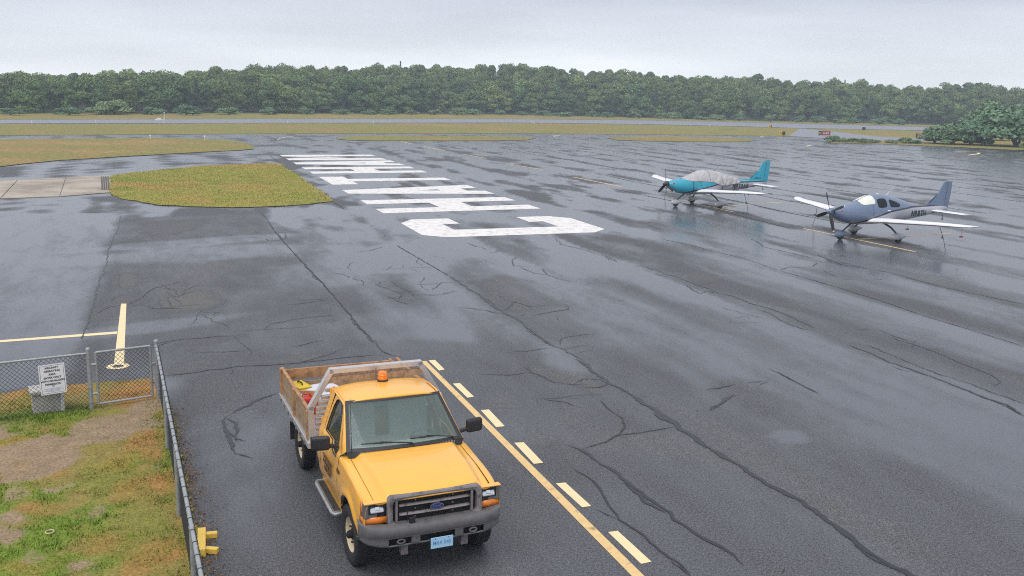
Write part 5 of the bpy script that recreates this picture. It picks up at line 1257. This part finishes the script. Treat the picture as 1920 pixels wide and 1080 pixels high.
def smoothpath(fn): return fn
def paint(name, top, bottom, fn_nodes):
    m, nt, b = new_mat(name); N, L = nt.nodes, nt.links; tc = N.new('ShaderNodeTexCoord'); sp = N.new('ShaderNodeSeparateXYZ'); L.new(tc.outputs['Object'], sp.inputs[0])
    def M(op, a, c=None):
        n = N.new('ShaderNodeMath'); n.operation = op
        for i, q_ in enumerate((a, c)):
            if q_ is None: continue
            if isinstance(q_, (int, float)): n.inputs[i].default_value = q_
            else: L.new(q_, n.inputs[i])
        return n.outputs[0]
    f = fn_nodes(M, sp.outputs['X'], sp.outputs['Z'])
    r = N.new('ShaderNodeValToRGB'); r.color_ramp.interpolation = 'CONSTANT'; e_ = r.color_ramp.elements
    e_[0].position = 0; e_[0].color = (*bottom, 1); e_[1].position = .5; e_[1].color = (.015, .018, .03, 1); k = e_.new(.575); k.color = (*top, 1)
    L.new(M('ADD', M('MULTIPLY', f, 1.0), .5), r.inputs[0]); L.new(r.outputs[0], b.inputs['Base Color']); b.inputs['Roughness'].default_value = .32; b.inputs['Coat Weight'].default_value = .4
    return m
BLUE, TEAL, SIL = (.135, .185, .28), (.018, .33, .45), (.38, .39, .43)
M_blue = mat('blue_aircraft_paint', BLUE, .32, var=.03, coat=.4); M_teal = mat('teal_aircraft_paint', TEAL, .32, var=.03, coat=.4)
# paint line: rises aft from the wing root, then runs level along the tail boom
M_fblue = paint('blue_over_silver', BLUE, SIL, lambda M, x, z: M('SUBTRACT', z, M('MINIMUM', M('MINIMUM', M('ADD', M('MULTIPLY', M('ADD', x, 1.73), -.28), .86), M('ADD', M('MULTIPLY', M('ADD', x, 3.7), -.095), 1.36)), 1.485)))
M_fteal = paint('teal_over_silver', TEAL, SIL, lambda M, x, z: M('SUBTRACT', z, M('MINIMUM', M('ADD', M('MULTIPLY', M('ADD', x, 1.67), -.22), .89), 1.40)))

def airfoil(chord, th, n=10):
    P = []
    for k in range(n + 1): t = (1 - math.cos(math.pi * k / n)) / 2; P.append((-t * chord, th * chord * 2.6 * (.297 * math.sqrt(t) - .126 * t - .352 * t * t + .284 * t ** 3 - .1036 * t ** 4) * 2.2))
    for k in range(n - 1, 0, -1): t = (1 - math.cos(math.pi * k / n)) / 2; P.append((-t * chord, -th * chord * 1.5 * (.297 * math.sqrt(t) - .126 * t - .352 * t * t + .284 * t ** 3 - .1036 * t ** 4) * 2.2))
    return P
def wing_mesh(s):
    o = MB(); R = []
    for y, le, c, z, th in ((.30, -1.85, 1.90, .90, .19), (.55, -2.10, 1.62, .92, .18), (.85, -2.28, 1.42, .94, .20), (2.4, -2.46, 1.17, 1.06, .20), (4.0, -2.60, .97, 1.19, .20), (5.2, -2.72, .82, 1.27, .19), (5.6, -2.84, .66, 1.31, .10), (5.84, -3.10, .32, 1.38, .08)):
        R.append([(le + px, s * y, z + pz) for px, pz in airfoil(c, th)])
    return o.loft(R)
def fairing(L_, W_, H_, n=18):
    o = MB(); R = []
    for k in range(n + 1):
        t = k / n; x = L_ * (.42 - t); r = (math.sin(math.pi * min(1, t ** .62)) ** .8) + .02
        R.append([(x, W_ / 2 * r * math.cos(a), .30 + .02 * t + (H_ / 2 * r * math.sin(a)) * (1.0 if math.sin(a) > 0 else .75) + .05 * (t > .5) * (t - .5)) for a in np.linspace(0, 6.283, 16, endpoint=False)])
    return o.loft(R)

def aircraft(pose, body, solid, label, reg, covered, prop_rot):
    R_ = empty('aircraft', (pose[0], pose[1], 0), pose[2], label, 'airplane')
    o = MB(); xs_ = np.r_[np.linspace(-.30, -2, 18), np.linspace(-2.1, -5, 36), np.linspace(-5.1, -7.75, 22)]; na = 48
    o.loft([[fus(x, 2 * math.pi * k / na) for k in range(na)] for x in xs_]); fz = o.build('fuselage', body, R_, 50)
    # cowling inlets and seams
    for s in (-1, 1):
        o = MB(); o.lathe([(.085, 0), (.06, .012), (0, .004)], (-.305, s * .14, 1.36), (1, 0, 0), 14); o.build('air_inlet', M_dark, fz, 40)
        o = MB(); P = [fus(-2.32, a, .004) for a in np.linspace(.75, 1.75, 10)] ; o.tube([Vector(p) * 1 for p in [(p[0], s * p[1], p[2]) for p in P]], .006, 4); o.build('door_seam', M_stripe, fz)
    # wing halves, tail
    for s in (-1, 1):
        w = wing_mesh(s).build('wing', M_wing, R_, 35)
        MB().tube([(-2.30, s * .9, .94), (-2.585, s * 3.9, 1.175), (-2.70, s * 5.1, 1.255)], .012, 5).build('leading_edge_strip', M_leg, w)
        o = MB(); c_ = [(-3.62, s * 1.0, 1.015), (-3.54, s * 2.6, 1.14), (-3.47, s * 4.0, 1.245), (-3.42, s * 5.1, 1.33)]; o.tube(c_, .008, 4); o.build('flap_seam', M_leg, w)
        for y, zz_ in ((2.35, 1.02), (3.55, 1.11)):
            o = MB(); o.add([(-3.2, s * y, zz_ + .06), (-3.75, s * y, zz_ + .06), (-3.60, s * y, zz_ - .10)], [(0, 1, 2)]); o.build('flap_bracket', M_leg, w, solid=.03)
        o = MB(); RR = [[(-6.50 - .22 * t + px, s * (.05 + 1.88 * t), 1.27 + pz) for px, pz in airfoil(.92 - .30 * t, .10, 8)] for t in (0, .3, .6, .9, 1)]; o.loft(RR); o.build('tailplane', M_wing, R_, 40)
        # main gear
        MB().tube([(-3.0, s * .55, .86), (-3.1, s * 1.0, .66), (-3.18, s * 1.38, .36)], [.055, .045, .04], 8).build('gear_leg', M_leg, R_, 60)
        f = fairing(1.0, .27, .40).build('wheel_fairing', M_silver if not covered else M_silver, R_, 60); f.location = (-3.2, s * 1.42, -.05)
        o = MB(); o.lathe([(.10, -.06), (.17, -.075), (.20, -.05), (.20, .05), (.17, .075), (.10, .06)], (0, 0, .25), (0, 1, 0), 20); o.build('tyre', M_rubber, f, 40)
    f = fairing(.85, .24, .36).build('wheel_fairing', solid if covered is False else M_silver, R_, 60); f.location = (-.98, 0, -.06)
    o = MB(); o.lathe([(.10, -.05), (.15, -.065), (.18, -.04), (.18, .04), (.15, .065), (.10, .05)], (0, 0, .24), (0, 1, 0), 20); o.build('tyre', M_rubber, f, 40)
    MB().tube([(-1.62, 0, .80), (-1.30, 0, .58), (-.98, 0, .34)], [.04, .038, .035], 8).build('nose_leg', M_leg, R_, 60)
    MB().tube([(-1.35, .22, .95), (-1.45, .24, .78), (-1.56, .24, .74)], .035, 8).build('exhaust_pipe', M_chrome, R_, 60)
    # fin and rudder with a dorsal fillet
    prof = [(-5.25, 1.84), (-5.75, 1.86), (-6.20, 1.95), (-6.55, 2.10), (-6.80, 2.28), (-7.40, 2.72), (-7.93, 2.74), (-7.84, 2.1), (-7.74, 1.60), (-7.62, 1.30), (-7.30, 1.34), (-6.9, 1.70), (-6.0, 1.78)]
    prof = [(-5.70, 1.57), (-6.20, 1.575), (-6.55, 1.60), (-6.78, 1.66), (-6.95, 1.80), (-7.12, 2.10), (-7.30, 2.45), (-7.43, 2.66), (-7.50, 2.70), (-7.97, 2.70), (-7.93, 2.1), (-7.82, 1.49), (-7.74, 1.12), (-7.40, 1.12), (-7.25, 1.30), (-6.3, 1.46)]
    o = MB(); n = len(prof)
    def th(x, z): return .012 + .055 * max(0, min(1, (2.9 - z) / 1.2)) * (1 - abs((x + 7.2) / 1.1) ** 2 if abs(x + 7.2) < 1.1 else .05)
    bmx = bmesh.new(); vs = [bmx.verts.new((x, 0, z)) for x, z in prof]; bmx.faces.new(vs); bmesh.ops.triangulate(bmx, faces=bmx.faces[:]); bmesh.ops.subdivide_edges(bmx, edges=bmx.edges[:], cuts=3, use_grid_fill=True)
    V = [v.co.copy() for v in bmx.verts]; F = [[v.index for v in f_.verts] for f_ in bmx.faces]; bmx.verts.index_update(); F = [[v.index for v in f_.verts] for f_ in bmx.faces]
    for s in (-1, 1): o.add([(v.x, s * th(v.x, v.z), v.z) for v in V], F)
    E = [e_ for e_ in bmx.edges if e_.is_boundary]; o.add([(v.x, -th(v.x, v.z), v.z) for v in V] + [(v.x, th(v.x, v.z), v.z) for v in V], [(e_.verts[0].index, e_.verts[1].index, e_.verts[1].index + len(V), e_.verts[0].index + len(V)) for e_ in E]); bmx.free()
    fin = o.build('fin', solid, R_, 50)
    for s in (-1, 1): MB().tube([(-7.68, s * .03, 2.68), (-7.58, s * .06, 2.0), (-7.50, s * .06, 1.30)], .007, 4).build('rudder_seam', M_stripe, fin)
    if covered: text('fin_lettering', 'CIRRUS', .13, M_stripe, fin, (-7.0, .075, 1.64), (-1, 0, 0), (0, 0, 1), .001, sx=1.3)
    # registration on both flanks
    for s in (-1, 1):
        a_ = 1.62; p = Vector(fus(-5.12, a_)); slope = Vector(fus(-5.7, a_)) - Vector(fus(-4.5, a_)); yo = s * (p.y + .02)
        xd = Vector((slope.x, s * slope.y, slope.z)).normalized() * (1 if s > 0 else -1)
        for k, ch in enumerate(reg):
            t = (k - (len(reg) - 1) / 2) * .215 * (1 if s > 0 else -1) * (1); xx = -5.50 - (k - (len(reg) - 1) / 2) * .225 if s > 0 else -5.50 + (k - (len(reg) - 1) / 2) * .225
            z0 = float(np.interp(-xx, -FX, (FT + FB) / 2)) - .09; a0 = 1.5; q0 = fus(xx, 1.55); 
            text('registration_letter', ch, .43, M_stripe, fz, (xx, s * (q0[1] + .012), z0 - .02), (-s, -.12 if s > 0 else -.12, .0), (-s * 0 - .10 * 1, 0, 1), .004, sx=.80, bold=.005)
    # propeller
    hub = MB(); hub.lathe([(.0, .335), (.05, .30), (.12, .18), (.17, .06), (.18, -.03)], (-.30, 0, 1.38), (1, 0, 0), 24); sp_ = hub.build('spinner', solid if not covered else M_prop, R_, 60)
    nb_ = 3 if covered else 4
    for k in range(nb_):
        a0 = prop_rot + k * 2 * math.pi / nb_; o = MB(); R2 = []
        for r_, c_, tw in ((.13, .12, 1.0), (.30, .165, .75), (.55, .175, .5), (.80, .15, .38), (.93, .115, .32), (.985, .07, .30)):
            rd = Vector((0, math.sin(a0), math.cos(a0))); tg = Vector((0, math.cos(a0), -math.sin(a0))); ch_ = (tg * math.cos(tw) + Vector((1, 0, 0)) * math.sin(tw)); nn = ch_.cross(rd).normalized(); c0_ = Vector((-.19, 0, 1.38)) + rd * r_
            R2.append([tuple(c0_ + ch_ * (c_ * u_) + nn * (c_ * v_)) for u_, v_ in ((-.5, 0), (-.2, .09), (.2, .1), (.5, 0), (.2, -.06), (-.2, -.05))])
        o.loft(R2[:5]); b_ = o.build('propeller_blade', M_prop, R_, 50); o = MB(); o.loft(R2[4:]); o.build('blade_tip', M_wtip, b_, 50)
    # antennas
    MB().tube([(-3.60, 0, 2.06), (-3.80, 0, 2.26), (-4.06, 0, 2.48)], [.012, .008, .005], 6).build('antenna', M_wing if not covered else M_leg, R_); MB().box((-3.05, 0, 2.17), (.14, .05, .05)).build('beacon_light', M_wing, R_, bevel=.02)
    # windows
    if not covered:
        def patch(name, x0, x1, a0, a1, m, s, nx=12, ny=10, shape=None, off=.012):
            o = MB()
            def fn(u, v):
                uu, vv = u, v
                if shape: uu, vv = shape(u, v)
                p = fus(x0 + (x1 - x0) * uu, a0 + (a1 - a0) * vv, off); return (p[0], s * p[1], p[2])
            o.grid(fn, nx, ny); return o.build(name, m, fz, 60)
        def rnd(u, v):
            X, Y = u * 2 - 1, v * 2 - 1; k = 4.0; m_ = max(abs(X), abs(Y)); 
            if m_ < 1e-6: return (.5, .5)
            n_ = (abs(X) ** k + abs(Y) ** k) ** (1 / k); f = m_ / n_; return ((X * f + 1) / 2, (Y * f + 1) / 2)
        for s in (-1, 1):
            patch('windscreen', -1.72, -2.50, .02, 1.12, M_shade, s, shape=lambda u, v: (rnd(u, v)[0] * (1 - .0 * v) + (.0), rnd(u, v)[1] * (1.0 - .30 * (1 - u))))
            patch('side_window', -2.60, -3.18, .72, 1.36, M_dglass, s, shape=rnd); patch('rear_window', -3.36, -4.06, .74, 1.34, M_dglass, s, shape=lambda u, v: (rnd(u, v)[0], .5 + (rnd(u, v)[1] - .5) * (1 - .55 * u) + .12 * u))
            o = MB(); MB().box((-3.25, s * .66, 1.42), (.22, .012, .05)).build('door_handle', M_wing, fz)
            MB().lathe([(.09, 0), (.0, .003)], (-.62, s * .36, 1.36), (.35, s, 0), 16).build('inlet_plug', M_redflag, fz)
    else:
        for s in (-1, 1): MB().lathe([(.06, 0), (0, .003)], (-.55, s * .345, 1.42), (.35, s, 0), 12).build('inlet_plug', M_redflag, fz)
    return R_
P_BLUE, P_TEAL = (14.7361, 43.8725, 3.5674), (8.9201, 56.2211, 3.5796)
aircraft(P_BLUE, M_fblue, M_blue, 'slate blue and silver propeller airplane with bare windows, the nearer one', 'N98TH', False, -.38)
aircraft(P_TEAL, M_fteal, M_teal, 'teal and silver propeller airplane with its cabin under a grey cover', 'N930AB', True, -.12)

# fabric cover over the teal cabin
M_cover = mat('cover_fabric', (.44, .43, .435), .85, var=.14, scale=3, bump=1.0, bscale=7, dirt=(.33, .31, .305), dscale=4, dlo=.5, dhi=.75)
cov = empty('cabin_cover', (P_TEAL[0], P_TEAL[1], 0), P_TEAL[2], 'wrinkled grey fabric cover draped over the cabin of the teal airplane', 'cover')
def hem_angle(x):
    zt = float(np.interp(-x, [1.2, 1.45, 1.9, 2.5, 3.25, 3.6, 3.95, 4.6, 5.1, 5.5], [1.69, 1.62, 1.55, 1.56, 1.49, 1.36, 1.25, 1.30, 1.36, 1.42])); lo, hi = .1, 2.4
    for _ in range(24):
        m_ = (lo + hi) / 2; lo, hi = (m_, hi) if fus(x, m_)[2] > zt else (lo, m_)
    return lo
def cov_pt(u, v):
    x = -1.25 - 4.15 * u; s = v * 2 - 1; a = s * hem_angle(x); w = fbm(np.array([u * 13 + abs(s) * 3]), np.array([s * 6 + u * 3]), 31, 4)[0]; r_ = abs(math.sin(u * 30 + s * 5 + 4 * w)) ** 3
    off = .015 + .07 * (w - .35) * (0.3 + u) + .06 * r_ * u
    p = fus(x, a, off); return (p[0], p[1], p[2] - .012 * abs(s))
o = MB(); o.grid(cov_pt, 70, 40); o.build('fabric', M_cover, cov, 60, solid=.012)
for x in (-1.80, -3.95, -5.0):
    MB().tube([fus(x, a, .03) for a in np.linspace(1.15, 2 * math.pi - 1.15, 28)], .016, 5).build('strap', M_stripe, cov)
MB().tube([cov_pt(.42, v) for v in np.linspace(.03, .97, 24)], .010, 5).build('seam', M_stripe, cov)

# tie-down ropes and red flags
def loc(pose, p): c, s_ = math.cos(pose[2]), math.sin(pose[2]); return Vector((pose[0] + c * p[0] - s_ * p[1], pose[1] + s_ * p[0] + c * p[1], p[2]))
for pose, who in ((P_BLUE, 'blue'), (P_TEAL, 'teal')):
    for a, b, w_ in (((-2.95, 3.9, 1.16), (-3.0, 4.35, .02), 'near wing'), ((-2.95, -3.9, 1.16), (-3.0, -4.2, .02), 'far wing'), ((-7.35, 0, 1.34), (-7.6, 0, .75) if who == 'blue' else (-7.5, .1, .9), 'tail')):
        P0, P1 = loc(pose, a), loc(pose, b); md = (P0 + P1) / 2 + Vector((.06, 0, -.05)); o = MB(); o.tube([P0, md, P1], .012, 5); o.lathe([(.03, -.05), (.035, 0), (.02, .06)], P0.lerp(P1, .45 if w_ != 'tail' else .9), (0, 0, 1), 8)
        tag(o.build('tie_down_rope', M_rope, None, 60), 'dark tie-down rope hanging from the %s of the %s airplane' % (w_, who), 'rope')
    if who == 'blue':
        for y, nm in ((4.9, 'tip'), (1.9, 'root')):
            p = loc(pose, (-3.2, y, .78 if y > 3 else .70)); tp = loc(pose, (-3.2, y, 1.2 if y > 3 else 1.0)); o = MB(); o.tube([tp, p], .006, 4); o.box(p, (.16, .02, .06)); tag(o.build('warning_flag', M_redflag, None), 'small red warning ribbon under the near wing %s of the blue airplane' % nm, 'flag')

# ================================================================== FENCES
POST_R, RAIL_R, FH = .032, .023, 1.19
M_wire = mat('fence_wire', (.045, .050, .052), .5, metal=.3, var=.1)
def wire_panel(p0, p1, z0, z1, pitch=.085, r=.0042):
    """chain link: diagonal wires clipped to the panel, woven slightly in and out"""
    p0, p1 = np.array(p0), np.array(p1); Ln = np.linalg.norm(p1 - p0); d = (p1 - p0) / Ln; nn = np.array([-d[1], d[0]]); Hh = z1 - z0; o = MB(); k_ = -Hh
    def P(t, z, of): q_ = p0 + d * t + nn * of; return (q_[0], q_[1], z)
    n = int((Ln + Hh) / pitch)
    for i in range(n + 1):
        c = -Hh + i * pitch
        for sgn in (1, -1):
            # line t = c + sgn*z'  or mirrored
            if sgn > 0: a, b = (max(0, c), max(0, -c)), (min(Ln, c + Hh), min(Hh, Ln - c))
            else: a, b = (max(0, c), Hh - max(0, -c)), (min(Ln, c + Hh), Hh - min(Hh, Ln - c))
            if b[0] - a[0] < .01: continue
            m = max(1, int((b[0] - a[0]) / (pitch / 1)))
            A_, B_ = Vector(P(a[0], z0 + a[1], .004 * sgn)), Vector(P(b[0], z0 + b[1], .004 * sgn)); dd = (B_ - A_).normalized(); s_ = Vector((nn[0], nn[1], 0)); u_ = dd.cross(s_)
            o.add([A_ + s_ * r, A_ - s_ * r * .5 + u_ * r * .87, A_ - s_ * r * .5 - u_ * r * .87, B_ + s_ * r, B_ - s_ * r * .5 + u_ * r * .87, B_ - s_ * r * .5 - u_ * r * .87], [(0, 1, 4, 3), (1, 2, 5, 4), (2, 0, 3, 5)])
            if sgn > 0 and z0 + Hh > .5 and b[1] >= Hh - 1e-6:  # knuckle ends above the rail
                t_ = Vector(P(b[0], z1, 0)); o.add([t_ + Vector((d[0], d[1], 0)) * -.006, t_ + Vector((d[0], d[1], 0)) * .006, t_ + Vector((0, 0, .035))], [(0, 1, 2)])
    return o
def post(parent, p, h=FH + .03, r=POST_R, cap=True, name='post'):
    o = MB(); o.tube([(p[0], p[1], -.1), (p[0], p[1], h)], r, 12)
    if cap: o.lathe([(r * 1.15, 0), (r * 1.15, .02), (r * .8, .045), (0, .055)], (p[0], p[1], h), (0, 0, 1), 12)
    q_ = o.build(name, M_steel, parent, 40); return q_
def bands(parent, p, zs_, r=POST_R):
    for z in zs_: MB().lathe([(r + .006, -.012), (r + .006, .012)], (p[0], p[1], z), (0, 0, 1), 12).build('tension_band', M_steel, parent, 40)
# front panel, left of the gate
ff = empty('chain_link_fence', (G_L[0], G_L[1], 0), 0, 'chain-link fence panel carrying the white sign, left of the gate', 'fence')
def rel(e_, p): return (p[0] - e_.location.x, p[1] - e_.location.y)
E0 = G_L + F_DIR * .075; E1 = G_L + F_DIR * 6.2
post(ff, rel(ff, E0), FH + .07, .042); bands(ff, rel(ff, E0), (.2, .5, .8, 1.1), .042)
post(ff, rel(ff, G_L + F_DIR * 3.1)); post(ff, rel(ff, E1))
MB().tube([(*rel(ff, E0), FH), (*rel(ff, E1), FH)], RAIL_R, 10).build('top_rail', M_steel, ff, 60)
tag(wire_panel(rel(ff, E0 + F_DIR * .04), rel(ff, E1), .06, FH + .01).build('wire_mesh', M_wire, ff), kind='stuff')
# gate
gt = empty('chain_link_gate', (G_L[0], G_L[1], 0), 0, 'narrow chain-link gate between the sign panel and the corner post', 'gate')
g0 = G_L + (A_C - G_L) * .05; g1 = G_L + (A_C - G_L) * .90
fr = MB(); fr.tube([(*rel(gt, g0), .13), (*rel(gt, g0), FH)], .026, 10); fr.tube([(*rel(gt, g1), .13), (*rel(gt, g1), FH)], .026, 10); fr.tube([(*rel(gt, g0), .13), (*rel(gt, g1), .13)], .024, 10); fr.tube([(*rel(gt, g0), FH), (*rel(gt, g1), FH)], .024, 10); fr.build('gate_frame', M_steel, gt, 60)
tag(wire_panel(rel(gt, g0), rel(gt, g1), .14, FH).build('wire_mesh', M_wire, gt), kind='stuff')
for z in (.35, .95): MB().tube([(*rel(gt, E0), z), (*rel(gt, g0), z)], .03, 8).build('hinge', M_steel, gt, 60)
mm_ = g1 + (A_C - g1) * .5; MB().box((*rel(gt, mm_), .80), (.12, .05, .06), rz=.6).build('latch', M_steel, gt, bevel=.008); MB().tube([(*rel(gt, g1), .55), (*rel(gt, mm_), .62), (*rel(gt, A_C), .55)], .012, 6).build('latch_chain', M_steel, gt)
# side fence running toward the camera
sf = empty('chain_link_fence', (A_C[0], A_C[1], 0), 0, 'long chain-link side fence with a pale top rail, running down beside the yellow truck', 'fence')
post(sf, rel(sf, A_C), FH + .07, .042); bands(sf, rel(sf, A_C), (.25, .6, .95), .042)
for k_ in range(1, 5): post(sf, rel(sf, A_C + S_DIR * (2.955 * k_ if k_ < 2 else 2.955 + 2.87 * (k_ - 1))), FH - .02)
MB().tube([(*rel(sf, A_C), FH), (*rel(sf, A_C + S_DIR * 13.5), FH)], RAIL_R + .004, 10).build('top_rail', M_steel, sf, 60)
for k_ in range(40): MB().lathe([(RAIL_R + .009, -.006), (RAIL_R + .009, .006)], (*rel(sf, A_C + S_DIR * (.25 + k_ * .33)), FH), (S_DIR[0], S_DIR[1], 0), 10).build('tie_wire', M_wire, sf)
SN = np.array([S_DIR[1], -S_DIR[0]]) * -1
tag(wire_panel(rel(sf, A_C - SN * .0 + np.array([.03, .015])), rel(sf, A_C + S_DIR * 13.5 + np.array([.03, .015])), .04, FH + .01).build('wire_mesh', M_wire, sf), kind='stuff')
# sign
M_sign = mat('white_sign', (.78, .78, .82), .45, var=.02); M_black_t = mat('sign_print', (.03, .03, .045), .6, var=.02); M_grey_t = mat('sign_small_print', (.35, .40, .50), .6, var=.02)
sgn = empty('notice_sign', (0, 0, 0), 0, 'white notice sign reading AIRCRAFT OPERATING AREA, hung on the chain-link fence', 'sign')
Fx = Vector((-F_DIR[0], -F_DIR[1], 0)).normalized(); Fn = Vector((Fx.y, -Fx.x, 0)); Fz = Vector((0, 0, 1))
sc_p = G_L + F_DIR * .735; SC0 = Vector((sc_p[0], sc_p[1], .765)) + Fn * .03
tl = Matrix.Rotation(.035, 3, Fn); SX, SZ = tl @ Fx, tl @ Fz
SW, SH = .46, .60
MB().prism(rrect(SW / 2, -SH / 2, SH / 2, .02, 3), lambda a, b, c: tuple(SC0 + SX * a + SZ * b + Fn * c), 0, .006).build('sign_plate', M_sign, sgn, 30)
o = MB()
for a0, a1, b0, b1 in ((-.205, .205, .272, .277), (-.205, .205, -.277, -.272), (-.208, -.203, -.277, .277), (.203, .208, -.277, .277)): o.add([SC0 + SX * x + SZ * z + Fn * .0075 for x, z in ((a0, b0), (a1, b0), (a1, b1), (a0, b1))], [(0, 1, 2, 3)])
o.build('sign_border', M_black_t, sgn)
for k_, tx_ in enumerate(('AIRCRAFT', 'OPERATING', 'AREA', 'ENTER ONLY', 'WITH MANAGERS', 'PERMISSION')):
    text('sign_lettering', tx_, .052, M_black_t, sgn, tuple(SC0 + SZ * (.230 - k_ * .066) + Fn * .0085), SX, SZ, .0005, sx=1.0, bold=.0016)
o = MB(); o.prism([(math.cos(t) * .026, math.sin(t) * .026) for t in np.linspace(0, 6.283, 18, endpoint=False)], lambda a, b, c: tuple(SC0 + SX * a + SZ * (b - .135) + Fn * c), .0065, .008); o.build('sign_emblem', M_grey_t, sgn)
for z, w_ in ((-.185, .17), (-.205, .13), (-.225, .18), (-.245, .10)): MB().prism([(-w_, z - .004), (w_, z - .004), (w_, z + .004), (-w_, z + .004)], lambda a, b, c: tuple(SC0 + SX * a + SZ * b + Fn * c), .0065, .0075).build('sign_small_print', M_grey_t, sgn)
# concrete block behind the fence
M_pcon = mat('pale_concrete', (.56, .53, .50), .85, var=.15, scale=6, bump=.4, bscale=25, dirt=(.24, .22, .19), dscale=5, dlo=.5, dhi=.72)
bl = empty('concrete_pedestal', (G_L[0] + F_DIR[0] * .82, G_L[1] + F_DIR[1] * .82, 0), math.atan2(-F_DIR[1], -F_DIR[0]), 'squat pale concrete pedestal behind the fence, below the sign', 'pedestal')
MB().box((0, .33, .22), (.56, .40, .44)).build('block', M_pcon, bl, bevel=.02); MB().box((0, .33, .47), (.64, .48, .08)).build('cap', M_pcon, bl, bevel=.02); MB().box((.24, .12, .24), (.06, .05, .46)).build('corner_post', M_sign, bl, bevel=.006)

# yellow U-shaped stop and the white ring
M_ychock = mat('yellow_chock_paint', (.80, .55, .10), .5, var=.06, scale=7, dirt=(.30, .20, .06), dscale=9, dlo=.60, dhi=.74)
ck = empty('wheel_stop', tuple(at(380, 1028)) + (0,), 0, 'yellow U-shaped wooden stop lying on the paving by the side fence', 'wheel stop')
cb = [at(*p) - np.array(ck.location[:2]) for p in ((378, 1046), (379, 1004), (385, 1036), (409, 1038), (385, 1009), (408, 1007))]
def bar(a, b, w, h, nm='timber_bar', z=0.0): MB().beam((a[0], a[1], z + h / 2), (b[0], b[1], z + h / 2), w, h).build(nm, M_ychock, ck, bevel=.012)
bar(cb[0], cb[1], .115, .13); bar(cb[2], cb[3], .085, .085); bar(cb[4], cb[5], .085, .085)
o = MB(); o.tube([(math.cos(t) * .058, math.sin(t) * .058, 0) for t in np.linspace(0, 6.283, 20, endpoint=False)], .009, 8, closed=True); r_ = o.build('pipe_collar', M_rim, None, 60); r_.location = (*at(94, 1006), .075); tag(r_, 'small cream plastic pipe collar lying open in the lawn', 'collar')

# ================================================================== AIRFIELD SIGNS AND LIGHTS
M_sy = mat('sign_yellow', (.75, .45, .05), .5, var=.05); M_sr = mat('sign_red', (.30, .025, .03), .5, var=.05); M_sb = mat('sign_black', (.012, .012, .014), .5, var=.1); M_sw = mat('sign_white', (.75, .75, .75), .5, var=.02)
def field_sign(px, py, parts, h, lab, base_h=.35, yaw=0.0):
    p = at(px, py); y = math.atan2(p[1], p[0]) - math.pi / 2 + yaw; r = empty('airfield_sign', (p[0], p[1], .03), y, lab, 'sign'); W_ = sum(q_[0] for q_ in parts); x = -W_ / 2
    for w, m, tx_, tm in parts:
        c = MB().box((x + w / 2, 0, base_h + h / 2), (w - .01, .22, h)).build('sign_panel', m, r, bevel=.03)
        if tx_: text('sign_lettering', tx_, h * .72, tm, c, (x + w / 2, -.115, base_h + h / 2), (1, 0, 0), (0, 0, 1), .002, bold=.01)
        MB().tube([(x + w / 2, 0, -.05), (x + w / 2, 0, base_h)], .04, 6).build('leg', M_leg, r); x += w
    return r
field_sign(1443.5, 240.5, [(.55, M_sy, 'A', M_sb), (.28, M_sb, None, None)], .62, 'small yellow and black guidance sign at the near edge of the runway', .15)
field_sign(1464, 253.8, [(.62, M_sy, 'A', M_sb), (.12, M_sb, None, None)], .70, 'yellow taxiway guidance sign standing in the grass strip', .10)
field_sign(1469.5, 254.2, [(.50, M_sb, None, None)], .68, 'black back of a small sign next to the yellow guidance sign', .08, .5)
field_sign(1545.5, 254.6, [(.55, M_sb, 'A', M_sy), (1.75, M_sr, '6-24', M_sw)], .78, 'red and black runway holding sign left of the runway connector', .12)
field_sign(1724, 260.5, [(.25, M_sb, None, None), (1.2, M_sr, '6-24', M_sw)], .78, 'red runway holding sign half hidden by the thicket', .25)
field_sign(1619.5, 245.5, [(.80, M_sb, None, None)], .62, 'small black sign back standing on the grass beyond the connector', .25)
def white_post(px, py, h, lab, group=None):
    p = at(px, py); r = empty('marker_light', (p[0], p[1], .03), 0, lab, 'runway light', group); MB().tube([(0, 0, 0), (0, 0, h)], .05, 8).build('stem', M_sw, r); MB().lathe([(.09, 0), (.11, .08), (.06, .20), (0, .22)], (0, 0, h), (0, 0, 1), 10).build('lamp', M_sw, r, 40)
white_post(308.5, 225.5, 1.3, 'taller white marker light at the far edge of the runway'); white_post(306.5, 231, .55, 'short white marker light at the near edge of the runway')
p = at(297, 225.5); r_ = empty('marker_box', (p[0], p[1], .03), .3, 'low white equipment wedge at the far edge of the runway', 'equipment box'); MB().prism([(-.55, 0), (.6, 0), (.6, .2), (.2, .4), (-.1, .4), (-.55, .12)], lambda a, b, c: (a, c, b), -.3, .3).build('housing', M_sw, r_, bevel=.03)
for px, py in ((1000, 232), (1200, 235), (700, 231.5), (540, 231.8), (1330, 238), (180, 232), (60, 233)): white_post(px, py, .28, 'low marker light along the near edge of the runway', 'low lights along the runway edge')
for px, py in ((282, 261), (384, 262.5)): white_post(px, py, .3, 'low marker light at the back edge of the far left grass', 'low lights on the far left grass')

# ================================================================== HAZE
hz = MB(); hz.box((0, 285, 20.5), (940, 660, 43)); haze = hz.build('haze', []); haze['kind'] = 'stuff'; haze['label'] = 'thin bluish haze over the airfield'; haze['category'] = 'haze'
m = bpy.data.materials.new('thin_haze'); m.use_nodes = True; nt = m.node_tree; nt.nodes.clear(); oo = nt.nodes.new('ShaderNodeOutputMaterial'); pv = nt.nodes.new('ShaderNodeVolumePrincipled')
pv.inputs['Density'].default_value = 0.00085; pv.inputs['Color'].default_value = (.78, .91, 1.0, 1); pv.inputs['Anisotropy'].default_value = 0.2; nt.links.new(pv.outputs[0], oo.inputs['Volume']); haze.data.materials.append(m)
